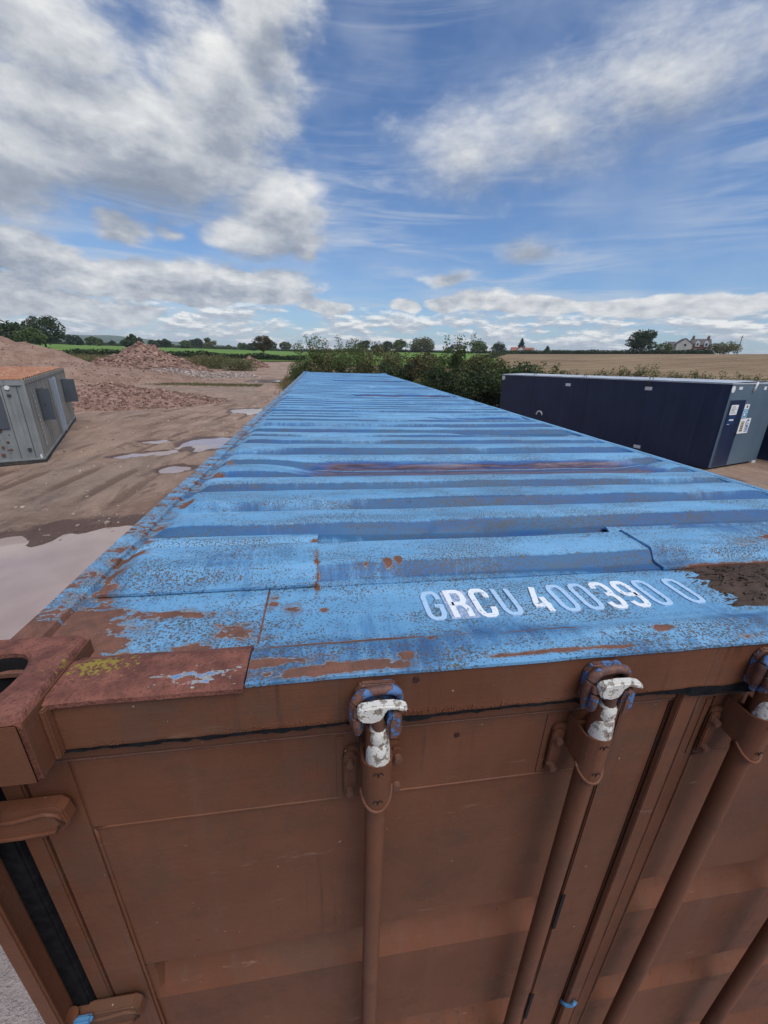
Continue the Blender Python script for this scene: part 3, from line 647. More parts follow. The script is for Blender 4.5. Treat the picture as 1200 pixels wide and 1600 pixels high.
# front header: plate with the number, turned front lip, face
hd = empty('door_header'); hd.parent = CT
o = plate('header_plate', 0.441, 2.30, 0.152, 0.3515, lambda x, y: 2.5535+0.008*(1-sstep(y, 0.152, 0.165)), 'blue_roof_paint', 0.008, 60, 14); o.parent = hd
o = plate('header_plate', 0.03, 0.4395, 0.134, 0.3515, lambda x, y: 2.5545+0.003*fbm(x*8, y*8, 1, 2)*0.4, 'blue_roof_paint', 0.008, 24, 14); o.parent = hd
o = plate('front_lip', 0.441, 2.276, 0.042, 0.1515, lambda x, y: 2.580-0.016*sstep(y, 0.105, 0.151)+0.002*sstep(y, 0.05, 0.075), 'blue_roof_paint', 0.0055, 90, 14, 0.002); o.parent = hd
o = plate('front_lip', 0.163, 0.4385, 0.039, 0.141, lambda x, y: 2.5815-0.010*sstep(y, 0.12, 0.14)-0.006*(1-sstep(y, 0.040, 0.052)), 'rusty_primer', 0.008, 40, 16, 0.0022); o.parent = hd
MB().tube([(0.4400, 0.142+0.205*i/12, 2.5540+0.0008*fbm(i*.8, 0, 0, 2)) for i in range(13)], 0.0020, 6).build('weld_bead', M['rusty_primer'], hd, smooth=True)
# header face, with a slightly buckled surface and ragged lower edge
xs = [0.162+(2.276-0.162)*i/90 for i in range(91)]; zs = [2.478, 2.484, 2.50, 2.53, 2.55, 2.577]
MB().grid(xs, zs, lambda x, z: (x, 0.045+0.0018*fbm(x*4, z*9, 3, 3)-0.0015*(z < 2.482), z+(0.003*fbm(x*22, 0, 6, 3) if z < 2.48 else 0))).build('header_face', M['brown_door_paint'], hd, smooth='auto')
MB().box(0.162, 2.276, 0.050, 0.13, 2.480, 2.5450).build('header_beam', M['brown_door_paint'], hd)
# weld scale along the bottom of the face, torn black seal below it
m_ = MB()
for i in range(1500):
    x = rnd.uniform(0.2, 2.25)
    if fbm(x*5, 0, 8, 2) > -0.15: m_.rock((x, 0.045, 2.481+0.013*rnd.random()**2), rnd.uniform(0.0006, 0.0019), rnd)
m_.build('paint_scale', M['brown_door_paint'], hd, smooth=True).__setitem__('kind', 'stuff')
m_ = MB(); xs = [0.165+(2.27-0.165)*i/420 for i in range(421)]
def tear(x):
    a = fbm(x*9, 0.0, 12, 4); return 0.0062+0.016*max(0, a)+0.030*max(0, fbm(x*2.6, 3, 2, 2)-0.05)+0.0035*fbm(x*60, 0, 1, 2)
m_.grid(xs, [0, 1, 2], lambda x, q: (x, 0.0418+0.0012*fbm(x*30, q, 5, 2), 2.4838+0.0035*fbm(x*14, 2, 2, 4)-(2-q)/2*max(0.0025, tear(x))))
m_.build('torn_seal', M['seal_shade_black'], hd, smooth=True)
# rivet holes
for (x, z, y) in ((0.709, 2.559, 0.0438),):
    MB().tube([(x, y-0.0015, z), (x, y+0.01, z)], 0.0050, 14).build('rivet_hole', M['hole_rust'], hd)

# corner castings with their oval openings
def casting(name, cx, flip, cy=0.0, flipy=1):
    """162 x 178 x 118 block with an oval hole through the top"""
    m_ = MB(); n = 40; x0, x1, y0, y1 = 0, 0.160, 0, 0.180
    def outer(t):
        c, s = math.cos(t), math.sin(t); k = 1/max(abs(c)/0.080, abs(s)/0.090); return (0.080+c*k, 0.090+s*k)
    def inner(t, g=1.0): return (0.060+0.046*g*math.copysign(abs(math.cos(t))**0.85, math.cos(t)), 0.083+0.062*g*math.copysign(abs(math.sin(t))**0.8, math.sin(t)))
    rings = []
    ts = [2*math.pi*i/n for i in range(n)]
    def ring(f, z): b = len(m_.V); m_.V += [(*f(t), z) for t in ts]; rings.append(b)
    ring(outer, 2.473); ring(outer, 2.585)
    ring(lambda t: (0.080+(outer(t)[0]-0.080)*0.955, 0.090+(outer(t)[1]-0.090)*0.96), H)
    ring(lambda t: inner(t, 1.10), H); ring(lambda t: inner(t, 1.0), 2.586); ring(lambda t: inner(t, 0.98), 2.560); ring(lambda t: inner(t, 1.10), 2.50)
    for a, b in zip(rings, rings[1:]):
        m_.F += [(a+i, a+(i+1) % n, b+(i+1) % n, b+i) for i in range(n)]
    m_.F += [tuple(rings[-1]+i for i in range(n)), tuple(rings[0]+i for i in range(n))[::-1]]
    m_.V = [(cx+(x if not flip else -x), cy+y*flipy, z) for x, y, z in m_.V]
    return m_
MB.build(casting('c', 0.0, False), 'corner_casting', M['rusty_primer'], CT, smooth='auto')
MB.build(casting('c', W, True), 'corner_casting', M['rusty_primer'], CT, smooth='auto')
MB.build(casting('c', 0.0, False, L, -1), 'corner_casting', M['side_blue'], CT, smooth='auto')
MB.build(casting('c', W, True, L, -1), 'corner_casting', M['side_blue'], CT, smooth='auto')
for sx in (0, 1):
    m_ = MB(); n = 40; q_ = lambda t, g_, z: ((W*sx)+(1-2*sx)*(0.060+0.046*g_*math.copysign(abs(math.cos(t))**0.85, math.cos(t))), 0.083+0.062*g_*math.copysign(abs(math.sin(t))**0.8, math.sin(t)), z)
    for z, g_ in ((2.579, 0.985), (2.559, 0.955), (2.503, 1.05)): m_.V += [q_(2*math.pi*i/n, g_, z) for i in range(n)]
    for k in (0, 1): m_.F += [(k*n+i, k*n+(i+1) % n, (k+1)*n+(i+1) % n, (k+1)*n+i) for i in range(n)]
    m_.F.append(tuple(2*n+i for i in range(n))); m_.build('casting_hole_shade', M['dark_hole'], CT, smooth='auto')  # black liner added to paint the inside of the openings as shade
# brown paint run on the front of the near casting
MB().box(0.004, 0.1585, -0.0025, 0.0, 2.475, 2.583).build('casting_front', M['brown_door_paint'], CT, bevel=0.002)
MB().box(0.1602, 0.1622, 0.004, 0.176, 2.475, 2.582).build('casting_cheek', M['brown_door_paint'], CT)
MB().box(0.1625, 0.171, 0.030, 0.0445, 2.478, 2.572).build('header_end_bar', M['brown_door_paint'], CT, bevel=0.002)
# top side rails and ribbed sides
for sx in (0, 1):
    f = (lambda x: x) if sx == 0 else (lambda x: W-x)
    m_ = MB(); ys = [0.18+(11.832)*i/160 for i in range(161)]
    pr = [(0.004, 2.47), (0.004, 2.560), (0.010, 2.5665), (0.040, 2.5672), (0.045, 2.5625), (0.048, 2.5655), (0.060, 2.566), (0.064, 2.553), (0.064, 2.47)]
    b = len(m_.V)
    for y in ys:
        for (x, z) in pr: m_.V.append((f(x+0.0025*fbm(y*1.7, x, sx, 3)), y, z+0.0022*fbm(y*2.6, x*20, 4+sx, 3)))
    n = len(pr)
    for j in range(len(ys)-1):
        for i in range(n-1): q = (b+j*n+i, b+j*n+i+1, b+(j+1)*n+i+1, b+(j+1)*n+i); m_.F.append(q if sx == 0 else q[::-1])
    o = m_.build('top_side_rail', M['blue_roof_paint'], CT, smooth='auto')
    for nme in ('grime', 'wet'):
        a = o.data.attributes.new(nme, 'FLOAT', 'POINT'); a.data.foreach_set('value', [(0.16 if nme == 'grime' else 0)]*len(o.data.vertices))
    xs2 = []; y = 0.17
    while y < 11.95: xs2 += [(y, 0.045), (y+0.07, 0.045), (y+0.138, 0.012), (y+0.208, 0.012)]; y += 0.276
    m_ = MB(); b = 0
    for (yy, xx) in xs2:
        m_.V += [(f(xx), yy, 0.16), (f(xx), yy, 2.475)]
    m_.F = [(2*i, 2*i+1, 2*i+3, 2*i+2) if sx else (2*i, 2*i+2, 2*i+3, 2*i+1) for i in range(len(xs2)-1)]
    m_.build('side_wall', M['side_blue'], CT)
    MB().box(f(0.003) if sx == 0 else f(0.05), f(0.05) if sx == 0 else f(0.003), 0.17, 12.02, 0.0, 0.162).build('bottom_side_rail', M['side_blue'], CT, bevel=0.006)
    for cy in (0.0, L-0.18):
        MB().box(f(0.0) if sx == 0 else f(0.16), f(0.16) if sx == 0 else f(0.0), cy+0.001, cy+0.179, 0.0, 0.118).build('bottom_casting', M['side_blue' if cy else 'brown_door_paint'], CT, bevel=0.006)
MB().box(0.05, W-0.05, 0.2, L-0.06, 0.10, 0.145).build('floor_deck', M['skid_dark'], CT)
MB().box(0.162, W-0.162, 12.05, 12.15, 2.45, 2.566).build('end_rail', M['side_blue'], CT, bevel=0.004)
MB().box(0.15, W-0.15, 12.11, 12.13, 0.15, 2.452).build('end_wall', M['side_blue'], CT)
for f0 in (0.0, W-0.15): MB().box(f0, f0+0.15, L-0.16, L-0.005, 0.119, 2.472).build('rear_corner_post', M['side_blue'], CT, bevel=0.006)
# front corner posts: outer flange, dark channel, inner return
for sx in (0, 1):
    f = (lambda a, b: (a, b)) if sx == 0 else (lambda a, b: (W-b, W-a))
    m_ = MB(); a, b = f(0.0, 0.028); m_.box(a, b, 0.002, 0.010, 0.12, 2.472)
    a, b = f(0.0, 0.006); m_.box(a, b, 0.0102, 0.16, 0.12, 2.472); a, b = f(0.0062, 0.060); m_.box(a, b, 0.150, 0.16, 0.12, 2.472); m_.build('front_corner_post', M['brown_door_paint'], CT, bevel=0.004)
for xa, xb in ((0.0065, 0.0425), (W-0.0425, W-0.0065)): MB().box(xa, xb, 0.052, 0.148, 0.152, 2.470).build('post_channel_shade', M['seal_shade_black'], CT, bevel=0.004)  # black fill added to stand for the shade in the post channel
MB().box(0.06, W-0.06, 0.02, 0.16, 0.0, 0.150).build('door_sill', M['brown_door_paint'], CT, bevel=0.005)

# ------------------------------------------------------------------ doors
DY = 0.066
def door(x0, x1, px0, px1, hx, name_side):
    """leaf from x0 to x1; ribbed panel px0..px1; hx = hinge side x"""
    d = MB()
    s = 1 if hx < 1 else -1
    d.box(x0, px0-0.0012, DY, DY+0.04, 0.17, 2.432); d.box(px1+0.0012, x1, DY, DY+0.04, 0.17, 2.432)
    d.box(px0-0.001, px1+0.001, DY, DY+0.04, 2.266, 2.4315); d.box(px0-0.001, px1+0.001, DY, DY+0.04, 0.17, 0.26)
    leaf_o = d.build('door', M['brown_door_paint'], CT, bevel=0.0025)
    # ribbed panel
    gro = [1.806-0.49*k for k in range(4)]
    zs = sorted(set([0.2605, 2.2645]+[2.25-0.03*k for k in range(66) if all(not (-0.01 < g_-(2.25-0.03*k) < 0.165) for g_ in gro)]+[q for g_ in gro for q in (g_+0.001, g_-0.0075, g_-0.035, g_-0.082, g_-0.12, g_-0.150, g_-0.153)]))
    zs = [z for z in zs if 0.26 <= z <= 2.2645]
    xs = [px0, px0+0.012, px0+0.020, px0+0.05, px0+0.09]+[px0+0.12+(px1-px0-0.2)*i/16 for i in range(17)]+[px1-0.03, px1-0.016, px1-0.008, px1]
    def dep(x, z):
        k = 0.0
        for g_ in gro:
            t = g_-z
            if 0 <= t <= 0.155: k = max(k, min(1, max(0, t/0.007)) if t < 0.05 else 1-min(1, max(0, (t-0.082)/0.068)))
        e = min(sstep(x, px0+0.003, px0+0.030), 1-sstep(x, px1-0.012, px1-0.002))
        return 0.044*k*e
    p = MB().grid(xs, zs, lambda x, z: (x, DY+0.0045+dep(x, z)+0.0035*fbm(x*1.6, z*1.6, 3, 2), z)).build('door_panel', M['brown_door_paint'], leaf_o, smooth='auto', sharp=12)
    # weld bead round the panel
    MB().tube([(px0+0.004, DY+0.001, 2.262+0.0015*fbm(q*3, 0, 1, 2)) if i == 0 else (px0+(px1-px0)*i/40, DY+0.001, 2.2655+0.001*fbm(i*0.9, 0, 1, 2)) for i, q in enumerate(range(41))], 0.0028, 6).build('weld_bead', M['brown_door_paint'], leaf_o, smooth=True)
    MB().tube([(px0+0.002+0.001*fbm(i*.7, 3, 1, 2), DY+0.0012, 2.262-2.0*i/60) for i in range(61)], 0.0028, 6).build('weld_bead', M['brown_door_paint'], leaf_o, smooth=True)
    # rubber gasket lip along top and hinge edge
    g1 = MB().grid([x0+(x1-x0)*i/60 for i in range(61)], [2.4335, 2.437, 2.447, 2.462, 2.4765], lambda x, z: (x, 0.0685-0.010*sstep(z, 2.434, 2.440)+0.006*sstep(z, 2.452, 2.476)+0.0012*fbm(x*6, z*20, 2, 2), z+0.0012*fbm(x*9, 0, 4, 2)))
    g1.build('door_gasket', M['brown_door_paint'], leaf_o, smooth='auto')
    MB().tube([(x0+(x1-x0)*i/80, 0.0655, 2.4335+0.0014*fbm(i*.5, 0, 7, 3)) for i in range(81)], 0.0026, 6).build('gasket_bead', M['rusty_steel'], leaf_o, smooth=True)
    if s > 0: g2 = MB().box(0.043, x0-0.0035, DY-0.003, DY+0.03, 0.17, 2.433)
    else: g2 = MB().box(x1+0.0035, W-0.043, DY-0.003, DY+0.03, 0.17, 2.433)
    g2.build('edge_gasket', M['brown_door_paint'], leaf_o, bevel=0.003)
    # hinges
    for hzv in (2.335, 1.695, 1.05, 0.42):
        h = MB(); hs = (lambda a: a) if s > 0 else (lambda a: W-a)
        pts = [(0.006, -0.036), (0.105, -0.032), (0.134, -0.022), (0.146, -0.004), (0.142, 0.024), (0.132, 0.036), (0.006, 0.036)]
        h.prism([(hs(a), hzv+b) for a, b in (pts if s > 0 else pts[::-1])], 0.036, 0.058, 'y')
        ho = h.build('hinge', M['brown_door_paint'], leaf_o, bevel=0.0025, seg=2)
        r_ = MB().tube([(hs(0.010), 0.037, hzv+0.012), (hs(0.07), 0.035, hzv+0.014), (hs(0.115), 0.035, hzv+0.024), (hs(0.132), 0.035, hzv+0.020), (hs(0.136), 0.036, hzv-0.004), (hs(0.122), 0.036, hzv-0.019), (hs(0.07), 0.036, hzv-0.026), (hs(0.010), 0.037, hzv-0.028)], 0.0042, 6)
        r_.build('hinge_rim', M['brown_door_paint'], leaf_o, smooth=True)
        MB().tube([(hs(0.014), 0.034, hzv-0.052), (hs(0.014), 0.034, hzv+0.052)], 0.014, 14).build('hinge_pin', M['brown_door_paint'], leaf_o, smooth='auto')
        MB().box(min(hs(0.0), hs(0.058)), max(hs(0.0), hs(0.058)), 0.020, 0.034, hzv+0.036, hzv+0.050).build('hinge_lug', M['hinge_blue'], leaf_o, bevel=0.004)
    return leaf_o
DL = door(0.0785, 1.2355, 0.153, 1.128, 0.0, 'l')
DR = door(1.2395, 2.359, 1.338, 2.285, 2.4, 'r')
# cover strip over the joint, its gasket ridges, a torn cable clip
sp = MB(); sp.prism([(1.2405, DY-0.003), (1.244, DY-0.014), (1.278, DY-0.014), (1.286, DY-0.003)], 0.18, 2.462, 'z'); sp.build('cover_strip', M['brown_door_paint'], DR, bevel=0.0015)
for i, x in enumerate((1.291, 1.299)):
    MB().tube([(x+0.0012*fbm(k*.6, i, 3, 2), DY-0.001, 2.435-2.2*k/50) for k in range(51)], 0.0034, 6).build('gasket_ridge', M['brown_door_paint'], DR, smooth=True)
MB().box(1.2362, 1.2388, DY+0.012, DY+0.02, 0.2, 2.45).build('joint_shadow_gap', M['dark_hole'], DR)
for z0 in (1.657, 1.166): MB().box(1.1292, 1.1385, DY-0.0012, DY+0.001, z0, z0+0.150).build('slot', M['dark_hole'], DL)
MB().tube([(1.236, DY-0.004, 1.245), (1.243, DY-0.016, 1.252), (1.258, DY-0.022, 1.262), (1.268, DY-0.018, 1.275)], [0.007, 0.005, 0.005, 0.006], 8).build('torn_clip', M['hinge_blue'], DL, smooth=True)
MB().tube([(0.80, DY-0.002, 2.398), (0.80, DY+0.01, 2.398)], 0.0052, 14).build('rivet_hole', M['hole_rust'], DL)

# locking gear: rod, guide bracket with bolts, cam, keeper on the header
RY = 0.017
def gear(x0, dr, mirror=1):
    # rod
    MB().tube([(x0+0.002*fbm(z, x0, 1, 2), RY, z) for z in [2.50-0.06*k for k in range(40)]], 0.0184, 20).build('locking_rod', M['brown_door_paint'], dr, smooth='auto')
    # plate
    pts = [(x0-0.052, 2.282), (x0+0.052, 2.282), (x0+0.052, 2.395), (x0+0.044, 2.404), (x0-0.044, 2.404), (x0-0.052, 2.395)]
    MB().prism(pts[::-1], DY-0.008, DY-0.0005, 'y').build('bracket_plate', M['brown_door_paint'], dr, bevel=0.002)
    # half-round housing over the rod, lower edge scooped
    m_ = MB(); n = 18; rows = []
    for lay in (0.0, -0.0045):
        for k, zt in enumerate((0, 1, 2, 3)):
            b = len(m_.V); rows.append(b)
            for i in range(n+1):
                a = math.pi*i/n; cx, sy = math.cos(a), math.sin(a)
                r = 0.0262+lay
                x = x0-r*cx; y = RY-r*sy*0.98
                if i in (0, n): y = DY-0.006
                scoop = 0.030*(1-sy)
                z = [2.330+scoop, 2.345+scoop*0.8, 2.41, 2.436-0.006*(1-sy)][zt]
                m_.V.append((x, y, z))
    for g_ in (0, 4):
        for k in range(3):
            for i in range(n):
                q = (rows[g_+k]+i, rows[g_+k]+i+1, rows[g_+k+1]+i+1, rows[g_+k+1]+i); m_.F.append(q if g_ == 0 else q[::-1])
    for i in range(n):
        m_.F.append((rows[0]+i, rows[4]+i, rows[4]+i+1, rows[0]+i+1)); m_.F.append((rows[3]+i, rows[3]+i+1, rows[7]+i+1, rows[7]+i))
    m_.build('guide_bracket', M['brown_door_paint'], dr, smooth='auto')
    m_ = MB().tube([(x0+0.0264*math.cos(math.pi+math.pi*i/16), RY+0.0262*math.sin(math.pi+math.pi*i/16), 2.330+0.030*(1-math.sin(math.pi*i/16))) for i in range(17)], 0.0030, 8); m_.build('bracket_rim', M['brown_door_paint'], dr, smooth=True)
    for q in (-0.042, 0.042):
        MB().prism([(x0+q-0.012, 2.290), (x0+q+0.012, 2.290), (x0+q+0.012, 2.388), (x0+q+0.006, 2.396), (x0+q-0.006, 2.396), (x0+q-0.012, 2.388)][::-1], DY-0.0125, DY-0.0078, 'y').build('bracket_flange', M['brown_door_paint'], dr, bevel=0.0018)
    for bx in (-0.043, 0.043):
        for bz in (2.302, 2.374):
            MB().tube([(x0+bx, DY-0.010, bz), (x0+bx, DY-0.0225, bz)], [0.0088, 0.0080], 6 if bz > 2.35 else 14).build('bolt', M['rusty_steel'], dr, bevel=0.0012)
    # stamped foundry marks
    for mz in (2.418, 2.352):
        m_ = MB()
        for q in (-1, 1): m_.tube([(x0+0.0042*q+0.0036*math.cos(a*0.4), RY-0.0262, mz+0.0045*math.sin(a*0.4)) for a in range(0, 9)], 0.0008, 4)
        m_.tube([(x0, RY-0.0263, mz+0.003), (x0, RY-0.0263, mz-0.004)], 0.0008, 4); m_.build('stamped_mark', M['dark_hole'], dr)
    # white collar and neck
    zz = [2.424, 2.436, 2.452, 2.468, 2.474, 2.482, 2.498, 2.506]; rr = [0.0205, 0.0203, 0.0196, 0.0180, 0.0148, 0.0168, 0.0164, 0.0115]
    MB().tube([(x0+0.001, RY-0.005, z) for z in zz], rr, 18).build('cam_collar', M['white_cam_paint'], dr, smooth='auto')
    MB().tube([(x0+0.002, RY-0.006, 2.498), (x0-0.002, RY-0.010, 2.52), (x0-0.004, RY-0.012, 2.545)], [0.0115, 0.0105, 0.0115], 12).build('cam_neck', M['rusty_steel'], dr, smooth='auto')
    # cam: solid block with a hooked beak to the right
    pts = [(-0.037, 2.520), (-0.031, 2.507), (-0.012, 2.502), (0.004, 2.508), (0.010, 2.522), (0.012, 2.533), (0.020, 2.540), (0.032, 2.537), (0.046, 2.530), (0.053, 2.530), (0.054, 2.538), (0.045, 2.546), (0.028, 2.552), (0.0, 2.554), (-0.033, 2.549), (-0.039, 2.538)]
    MB().prism([(x0-0.002+a*0.84, 2.562+(b-2.554)*0.66) for a, b in pts], RY-0.024, RY-0.008, 'y').build('cam', M['white_cam_paint'], dr, smooth='auto', bevel=0.003, seg=3)
def keeper(x0):
    k = MB()
    prof = [(-0.036, 2.498), (-0.030, 2.486), (0.032, 2.486), (0.037, 2.498), (0.037, 2.548), (0.028, 2.566), (-0.026, 2.567), (-0.035, 2.552)]
    k.prism([(x0+a, b) for a, b in prof], 0.033, 0.0455, 'y')
    o = k.build('keeper_plate', M['keeper_paint'], hd, bevel=0.003, seg=3)
    MB().tube([(x0-0.034, 0.024, 2.488), (x0-0.038, 0.020, 2.515), (x0-0.036, 0.020, 2.545), (x0-0.024, 0.022, 2.560), (x0, 0.023, 2.5645), (x0+0.024, 0.023, 2.563), (x0+0.035, 0.026, 2.548), (x0+0.037, 0.030, 2.515)], [0.0055, 0.0085, 0.0088, 0.0082, 0.0078, 0.0082, 0.0072, 0.005], 16, fine=6).build('keeper_hood', M['keeper_paint'], hd, smooth='auto')
    MB().tube([(x0-0.026, 0.026, 2.492), (x0-0.033, 0.008, 2.500), (x0-0.035, 0.004, 2.525), (x0-0.033, 0.010, 2.545)], [0.005, 0.0068, 0.0072, 0.0055], 14, fine=5).build('keeper_cheek', M['keeper_paint'], hd, smooth='auto')
    MB().prism([(x0+0.013, 2.490), (x0+0.030, 2.488), (x0+0.036, 2.500), (x0+0.035, 2.538), (x0+0.027, 2.544), (x0+0.016, 2.541), (x0+0.012, 2.525)], -0.006, 0.034, 'y').build('keeper_peg', M['keeper_paint'], hd, smooth='auto', bevel=0.005, seg=3)
for x0, dr in ((0.643, DL), (1.042, DL), (1.386, DR), (1.790, DR)):
    gear(x0, dr); keeper(x0)
# small plate edges beside the brackets
for x0, dr in ((0.643, DL), (1.042, DL), (1.386, DR), (1.79, DR)):
    MB().box(x0-0.066, x0-0.0545, DY-0.0018, DY+0.001, 2.272, 2.425).build('packing_strip', M['brown_door_paint'], dr)

# ------------------------------------------------------------------ number on the header plate
GL = {
 'G': [[(1, .72), (1, .82), (.88, .95), (.72, 1), (.28, 1), (.12, .95), (0, .82), (0, .18), (.12, .05), (.28, 0), (.72, 0), (.88, .05), (1, .18), (1, .46), (.58, .46)]],
 'R': [[(0, 0), (0, 1), (.7, 1), (.88, .95), (1, .84), (1, .66), (.88, .55), (.7, .5), (.05, .5)], [(.62, .5), (.85, .42), (1, .3), (1, 0)]],
 'C': [[(1, .70), (1, .82), (.88, .95), (.72, 1), (.28, 1), (.12, .95), (0, .82), (0, .18), (.12, .05), (.28, 0), (.72, 0), (.88, .05), (1, .18), (1, .30)]],
 'U': [[(0, 1), (0, .18), (.12, .05), (.28, 0), (.72, 0), (.88, .05), (1, .18), (1, 1)]],
 '4': [[(.62, 1), (0, .32), (0, .26), (1, .26)], [(.72, .56), (.72, 0)]],
 '0': [[(.5, 1), (.28, 1), (.12, .95), (0, .82), (0, .18), (.12, .05), (.28, 0), (.72, 0), (.88, .05), (1, .18), (1, .82), (.88, .95), (.72, 1), (.5, 1)]],
 '3': [[(0, .80), (.1, .95), (.28, 1), (.72, 1), (.9, .94), (1, .82), (1, .66), (.9, .55), (.7, .52), (.4, .52)], [(.7, .52), (.9, .46), (1, .35), (1, .18), (.88, .05), (.72, 0), (.28, 0), (.1, .05), (0, .2)]],
 '9': [[(0, .18), (.12, .05), (.28, 0), (.72, 0), (.88, .05), (1, .18), (1, .82), (.88, .95), (.72, 1), (.28, 1), (.12, .95), (0, .82), (0, .62), (.12, .5), (.28, .46), (1, .46)]],
}
LET = empty('container_number'); LET.parent = hd
bx = 0.776; zt = 2.5560
NUM = [('G', 'letter_faded'), ('R', 'letter_white'), ('C', 'letter_white'), ('U', 'letter_faded'), (' ', ''), ('4', 'letter_white'), ('0', 'letter_faded'), ('0', 'letter_faded'), ('3', 'letter_white'), ('9', 'letter_white'), ('0', 'letter_faded'), (' ', ''), ('0', 'letter_faded')]
for ch, mt in NUM:
    if ch == ' ': bx += (0.021 if bx < 1.1 else 0.027); continue
    m_ = MB(); wd, ht = 0.0315, 0.095
    for si, st in enumerate(GL[ch]):
        # the photographed number stands a little fatter than a pen stroke
        ribbon(m_, [(bx+a*wd, 0.2055+b_*ht) for a, b_ in st], 0.0064 if mt == 'letter_white' else 0.0054, zt-0.003, zt+0.0004+0.0003*si)
    if ch == 'R':
        q = MB().add([(bx-0.013, 0.199, zt-0.0006), (bx+0.050, 0.200, zt-0.0006), (bx+0.046, 0.262, zt-0.0006), (bx+0.043, 0.305, zt-0.0006), (bx+0.010, 0.306, zt-0.0006), (bx-0.014, 0.303, zt-0.0006)], [(0, 1, 2, 3, 4, 5)])
        q.build('sticker', M['sticker_lilac'], hd)
    o = m_.build('number_digit' if ch.isdigit() else 'number_letter', M[mt], hd)
    bx += 0.0555
bpy.data.objects.remove(LET)
# caked mud and leaf litter on the header, right of the number
m_ = MB(); xs = [1.42+0.88*i/60 for i in range(61)]; ys = [0.17+0.18*i/24 for i in range(25)]
def mudz(x, y):
    e = min(sstep(x, 1.43+0.05*fbm(y*20, 1, 2, 3), 1.60), sstep(y, 0.168, 0.215+0.02*fbm(x*9, 2, 1, 2)), 1.0)
    return (x, y, 2.551+e*(0.010+0.010*fbm(x*14, y*22, 3, 4)))
m_.grid(xs, ys, mudz)
o = m_.build('caked_mud', M['roof_mud'], None, smooth=True); tag(o, 'dark caked mud and leaf litter lying on the roof beside the white number', 'mud', kind='stuff')
m_ = MB()
for i in range(420):
    x = 1.46+0.8*rnd.random(); y = rnd.uniform(0.19, 0.345); c = mudz(x, y)
    a = rnd.gauss(0.2, 0.5); l = rnd.uniform(0.008, 0.035); h_ = rnd.uniform(0.001, 0.003)
    dx, dy = math.cos(a)*l, math.sin(a)*l*0.6
    m_.tube([(x-dx/2, y-dy/2, c[2]+0.001), (x+dx/2, y+dy/2, c[2]+0.003)], h_, 4)
o = m_.build('leaf_litter', M['roof_mud']); tag(o, 'strips of dead leaf and bark on the caked mud of the roof', 'litter', kind='stuff')
# ------------------------------------------------------------------ fields and hills
def sheet(name, az0, az1, r0, r1, matn, dz, label=None, na=60, nr=40):
    m_ = MB(); A = [az0+(az1-az0)*i/na for i in range(na+1)]; Rr = [r0*(r1/r0)**(i/nr) for i in range(nr+1)]
    def f(a, r):
        rr = r*(1+0.03*fbm(a*0.2, 1, 1, 2)); x, y = rr*math.sin(R_(a)), rr*math.cos(R_(a)); return (x, y, hz(x, y)+dz)
    m_.grid(A, Rr, f); m_.F = [q[::-1] for q in m_.F]
    o = m_.build(name, M[matn], smooth=True); tag(o, label, None, None, 'structure'); return o
sheet('grass_field', -42, 1, 108, 420, 'grass_field', 0.20)
sheet('meadow_field', 1, 23, 95, 330, 'grass_field', 0.26)
sheet('stubble_field', 15.5, 75, 34, 205, 'stubble', 0.12)
# far hills
def hills(name, r, zf, matn):
    m_ = MB(); A = [-70+150*i/150 for i in range(151)]
    def f(a, q):
        rr = r+q*260; x, y = rr*math.sin(R_(a)), rr*math.cos(R_(a)); return (x, y, -14+zf(a)*[0, .5, .85, 1.0, .8, 0][q])
    m_.grid(A, [0, 1, 2, 3, 4, 5], f); m_.F = [q[::-1] for q in m_.F]
    o = m_.build(name, M[matn], smooth=True); tag(o, kind='structure'); return o
hills('hills', 1700, lambda a: 17+62*(1-sstep(a, -30, 6))+30*sstep(a, 40, 52)+9*fbm(a*0.12, 0, 2, 4), 'hill_green')

# ------------------------------------------------------------------ heaps
def heap(name, label, cx, cy, rx, ry, h, rz, matn, stones, smat, srange, seed, group=None, power=1.3, rough=0.10, parts='stones'):
    e = empty(name, (cx, cy, hz(cx, cy)), rz); tag(e, label, 'heap', group); rg = random.Random(seed)
    n = 46
    def top(x, y):
        d = math.hypot(x/rx, y/ry) + 0.16*fbm(x*1.6/rx+seed, y*1.6/ry, 2, 3)
        return h*max(-0.12, (1-d))**power*(1+rough*3*fbm(x*3/rx, y*3/ry, seed, 3))*1.0 + rough*h*0.5*fbm(x*2.2, y*2.2, seed, 4) if d < 1 else -0.35*(d-1)*h-0.05
    xs = [-1.25*rx+2.5*rx*i/n for i in range(n+1)]; ys = [-1.25*ry+2.5*ry*i/n for i in range(n+1)]
    MB().grid(xs, ys, lambda x, y: (x, y, top(x, y))).build('mound', M[matn], e, smooth=True)
    m_ = MB()
    for i in range(stones):
        a = rg.uniform(0, 6.283); r = math.sqrt(rg.random())*1.04; x, y = rx*r*math.cos(a), ry*r*math.sin(a)
        s_ = srange[0]*(srange[1]/srange[0])**(rg.random()**2.2)
        m_.rock((x, y, max(-0.02, top(x, y))+s_*0.15), s_, rg)
    o = m_.build(parts, M[smat], e); o['kind'] = 'stuff'
    return e
heap('rubble_heap', 'low dark red rubble heap right behind the grey site cabin', -11.8, 26.6, 6.0, 3.8, 1.15, 0.35, 'rubble_red', 6500, 'stone_red', (0.025, 0.13), 3, 'heaps on the yard', 0.9)
heap('rubble_heap', 'tall cone of broken brick and rock beyond the dark heap', -23.6, 63, 8.5, 8.0, 3.7, 0.3, 'rubble_red', 5200, 'stone_red', (0.06, 0.30), 5, 'heaps on the yard', 0.95)
